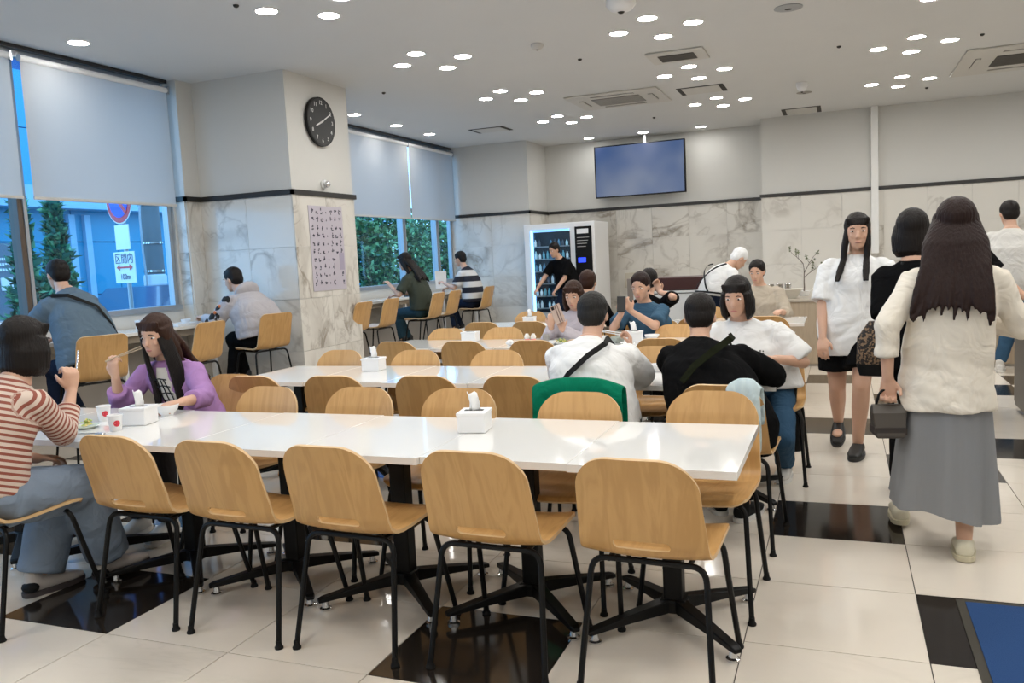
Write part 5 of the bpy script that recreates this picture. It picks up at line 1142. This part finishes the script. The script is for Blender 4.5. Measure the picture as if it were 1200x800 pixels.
# 19 black tee at cabinet
I = person('person in black tee reaching over the grey cabinet at right', (.92, 7.3), -45, (.84, 7.28, 1.52), (.92, 7.32, .86), ((.88, 7.25, 0, -40), (1.0, 7.45, 0, -40)), ((1.30, 7.02, .87), (1.02, 7.6, .9)), blackc, cloth('jeans_dark', (.02, .045, .08)), blackshoe, ('short', hb_), face=False, hands=((35, 0), (35, 0)), look=(.6, .7, -.2), loose=1.15, g=1.08, elbow=((.5, -.5, -1), None))
# 20 white tee, jeans
I = person('tall person in white tee and blue jeans at far right by counter', (1.56, 9.72), -20, (1.58, 9.78, 1.60), (1.60, 9.70, .92), ((1.50, 9.72, 0, -10), (1.85, 9.62, 0, -20)), ((1.75, 9.95, 1.12), (1.40, 10.0, 1.0)), cloth('tee_offwhite', (.60, .58, .54)), jeans, sneaker, ('short', hb_), face=False, hands=((35, 0), (35, 0)), look=(-.2, 1, -.2), loose=1.35, g=1.15, s=1.06, hem=((1.60, 9.70, .82), .22, .16))
# garments hanging on chairs
def drape(loc, rz, label, m, w_, h_, top, thick=.03, cat='jacket', name='hanging_jacket'):
    e = empty(name, (loc[0], loc[1], 0), label, cat, rz=R(rz)); mb = MB(); nx, rows = 14, []
    path = [(-.355, h_[0]), (-.345, h_[0]+.12), (-.335, top-.10), (-.325, top-.03), (-.305, top+.004), (-.275, top-.002), (-.262, top-.04), (-.245, h_[1])]
    for k, (y, z) in enumerate(path):
        rows.append([V((-w_/2+w_*i/nx+.006*math.sin(k+i), y-.006*math.sin(i*1.3)*(1 if k < 3 else .4), z-(.045*abs(2*i/nx-1)**3 if k in (3, 4, 5) else 0)+(.012*math.sin(i*.9) if k == 0 else 0))) for i in range(nx+1)])
    v = [p for r_ in rows for p in r_]; n = nx+1; mb.add(v, [(k*n+i, k*n+i+1, (k+1)*n+i+1, (k+1)*n+i) for k in range(len(rows)-1) for i in range(nx)])
    o = mb.build('cloth', m, e, smooth=True); s_ = o.modifiers.new('s', 'SOLIDIFY'); s_.thickness = .008; s_.offset = 0; ss = o.modifiers.new('ss', 'SUBSURF'); ss.levels = 1; ss.render_levels = 1; return e
drape((-1.17, 4.06), 0, 'green jacket hung over chair back behind the broad white tee', cloth('jacket_green', (.0, .16, .085)), .45, (.42, .50), .825)
drape((-.385, 4.08), -4, 'pale blue towel hung on chair back behind black top person', cloth('towel_pale', (.50, .60, .62)), .15, (.50, .60), .822, cat='towel', name='hanging_towel')
# black bag hanging at the right end of the second row
e = empty('backpack', (-.27, 5.22, .28), 'black bag with straps hanging from chair at right end of second row', 'bag'); MB().ell([((0, 0, -.10), (.05, 0, 0), (0, .09, 0)), ((0, 0, .06), (.055, 0, 0), (0, .11, 0)), ((0, 0, .16), (.03, 0, 0), (0, .07, 0))], 18, 2.5).build('body', MT['rubber'], e, smooth=True); MB().tube([(0, -.04, .15), (.01, -.03, .27), (.01, .03, .27), (0, .04, .15)], .008, 7).build('strap', MT['rubber'], e, smooth=True)
# ---- turn the volumes into skins
for (o, size, sm, dec, fold, attr, inv, root) in VOX:
    a = o.modifiers.new('r', 'REMESH'); a.mode = 'VOXEL'; a.voxel_size = size
    b = o.modifiers.new('s', 'SMOOTH'); b.factor = .5; b.iterations = sm
    if dec: c = o.modifiers.new('d', 'DECIMATE'); c.ratio = dec
bpy.context.view_layer.update(); dg = bpy.context.evaluated_depsgraph_get()
for (o, size, sm, dec, fold, attr, inv, root) in VOX:
    me = bpy.data.meshes.new_from_object(o.evaluated_get(dg)); n = len(me.vertices)
    if fold or attr:
        co = np.empty(n*3, 'f'); me.vertices.foreach_get('co', co); co = co.reshape(-1, 3); nr = np.empty(n*3, 'f'); me.vertex_normals.foreach_get('vector', nr); nr = nr.reshape(-1, 3)
    if attr:
        vals = np.zeros(n, 'f'); best = np.full(n, 1e9, 'f')
        for i, (p, q, _) in enumerate(attr):
            p = np.array(inv @ (p-root)); q = np.array(inv @ (q-root)); d = q-p; L_ = np.linalg.norm(d); d = d/L_
            t = (co-p) @ d; tt = np.clip(t, 0, L_); dist = np.linalg.norm(co-p-tt[:, None]*d, axis=1) - (.10 if i == 0 else .0)
            mk = dist < best; best[mk] = dist[mk]; vals[mk] = t[mk]+2
        at = me.attributes.new('along', 'FLOAT', 'POINT'); at.data.foreach_set('value', vals)
    if fold < 0:                                                          # fine locks running down the hair
        x, y, z = co.T; ang = np.arctan2(y-y.mean(), x-x.mean()); g_ = np.abs(np.sin(21*ang+2*np.sin(14*z)))+.6*np.abs(np.sin(37*ang+3*np.sin(9*z+1)))
        co = co + nr*((g_-1.0)*-fold)[:, None]; me.vertices.foreach_set('co', co.astype('f').ravel()); me.update()
    elif fold:
        x, y, z = co.T; s1 = 1.7*np.sin(7*z+3*x+1)+1.2*np.sin(9*y-4*x); w1 = np.abs(np.sin(13*x+9*z+s1))+.6*np.abs(np.sin(17*y-11*z+1.5*s1+2))+.4*np.abs(np.sin(31*z+9*x+2*s1))
        co = co + nr*((w1-1.1)*fold)[:, None]; me.vertices.foreach_set('co', co.astype('f').ravel()); me.update()
    me.polygons.foreach_set('use_smooth', [True]*len(me.polygons)); o.modifiers.clear(); o.data = me
# letters on the white tee: laid on the cloth in front of the chest
tx, I, t, dx = TXT; o = I['o']; inv = Matrix.Rotation(-I['yaw'], 3, 'Z'); sh = [c for c in o.children if c.name.startswith('shirt')][0]
pl_ = inv @ (I['sp'](.50)-I['r']*.045-I['root']); n = len(sh.data.vertices); co = np.empty(n*3, 'f'); sh.data.vertices.foreach_get('co', co); co = co.reshape(-1, 3)
mk = (np.abs(co[:, 0]-pl_.x) < .05) & (np.abs(co[:, 2]-pl_.z) < .035); yy = co[mk][:, 1].max() if mk.any() else .2
tx.matrix_local = frame_mat((pl_.x, yy+.004, pl_.z), (-1, 0, 0), (0, -.25, 1))
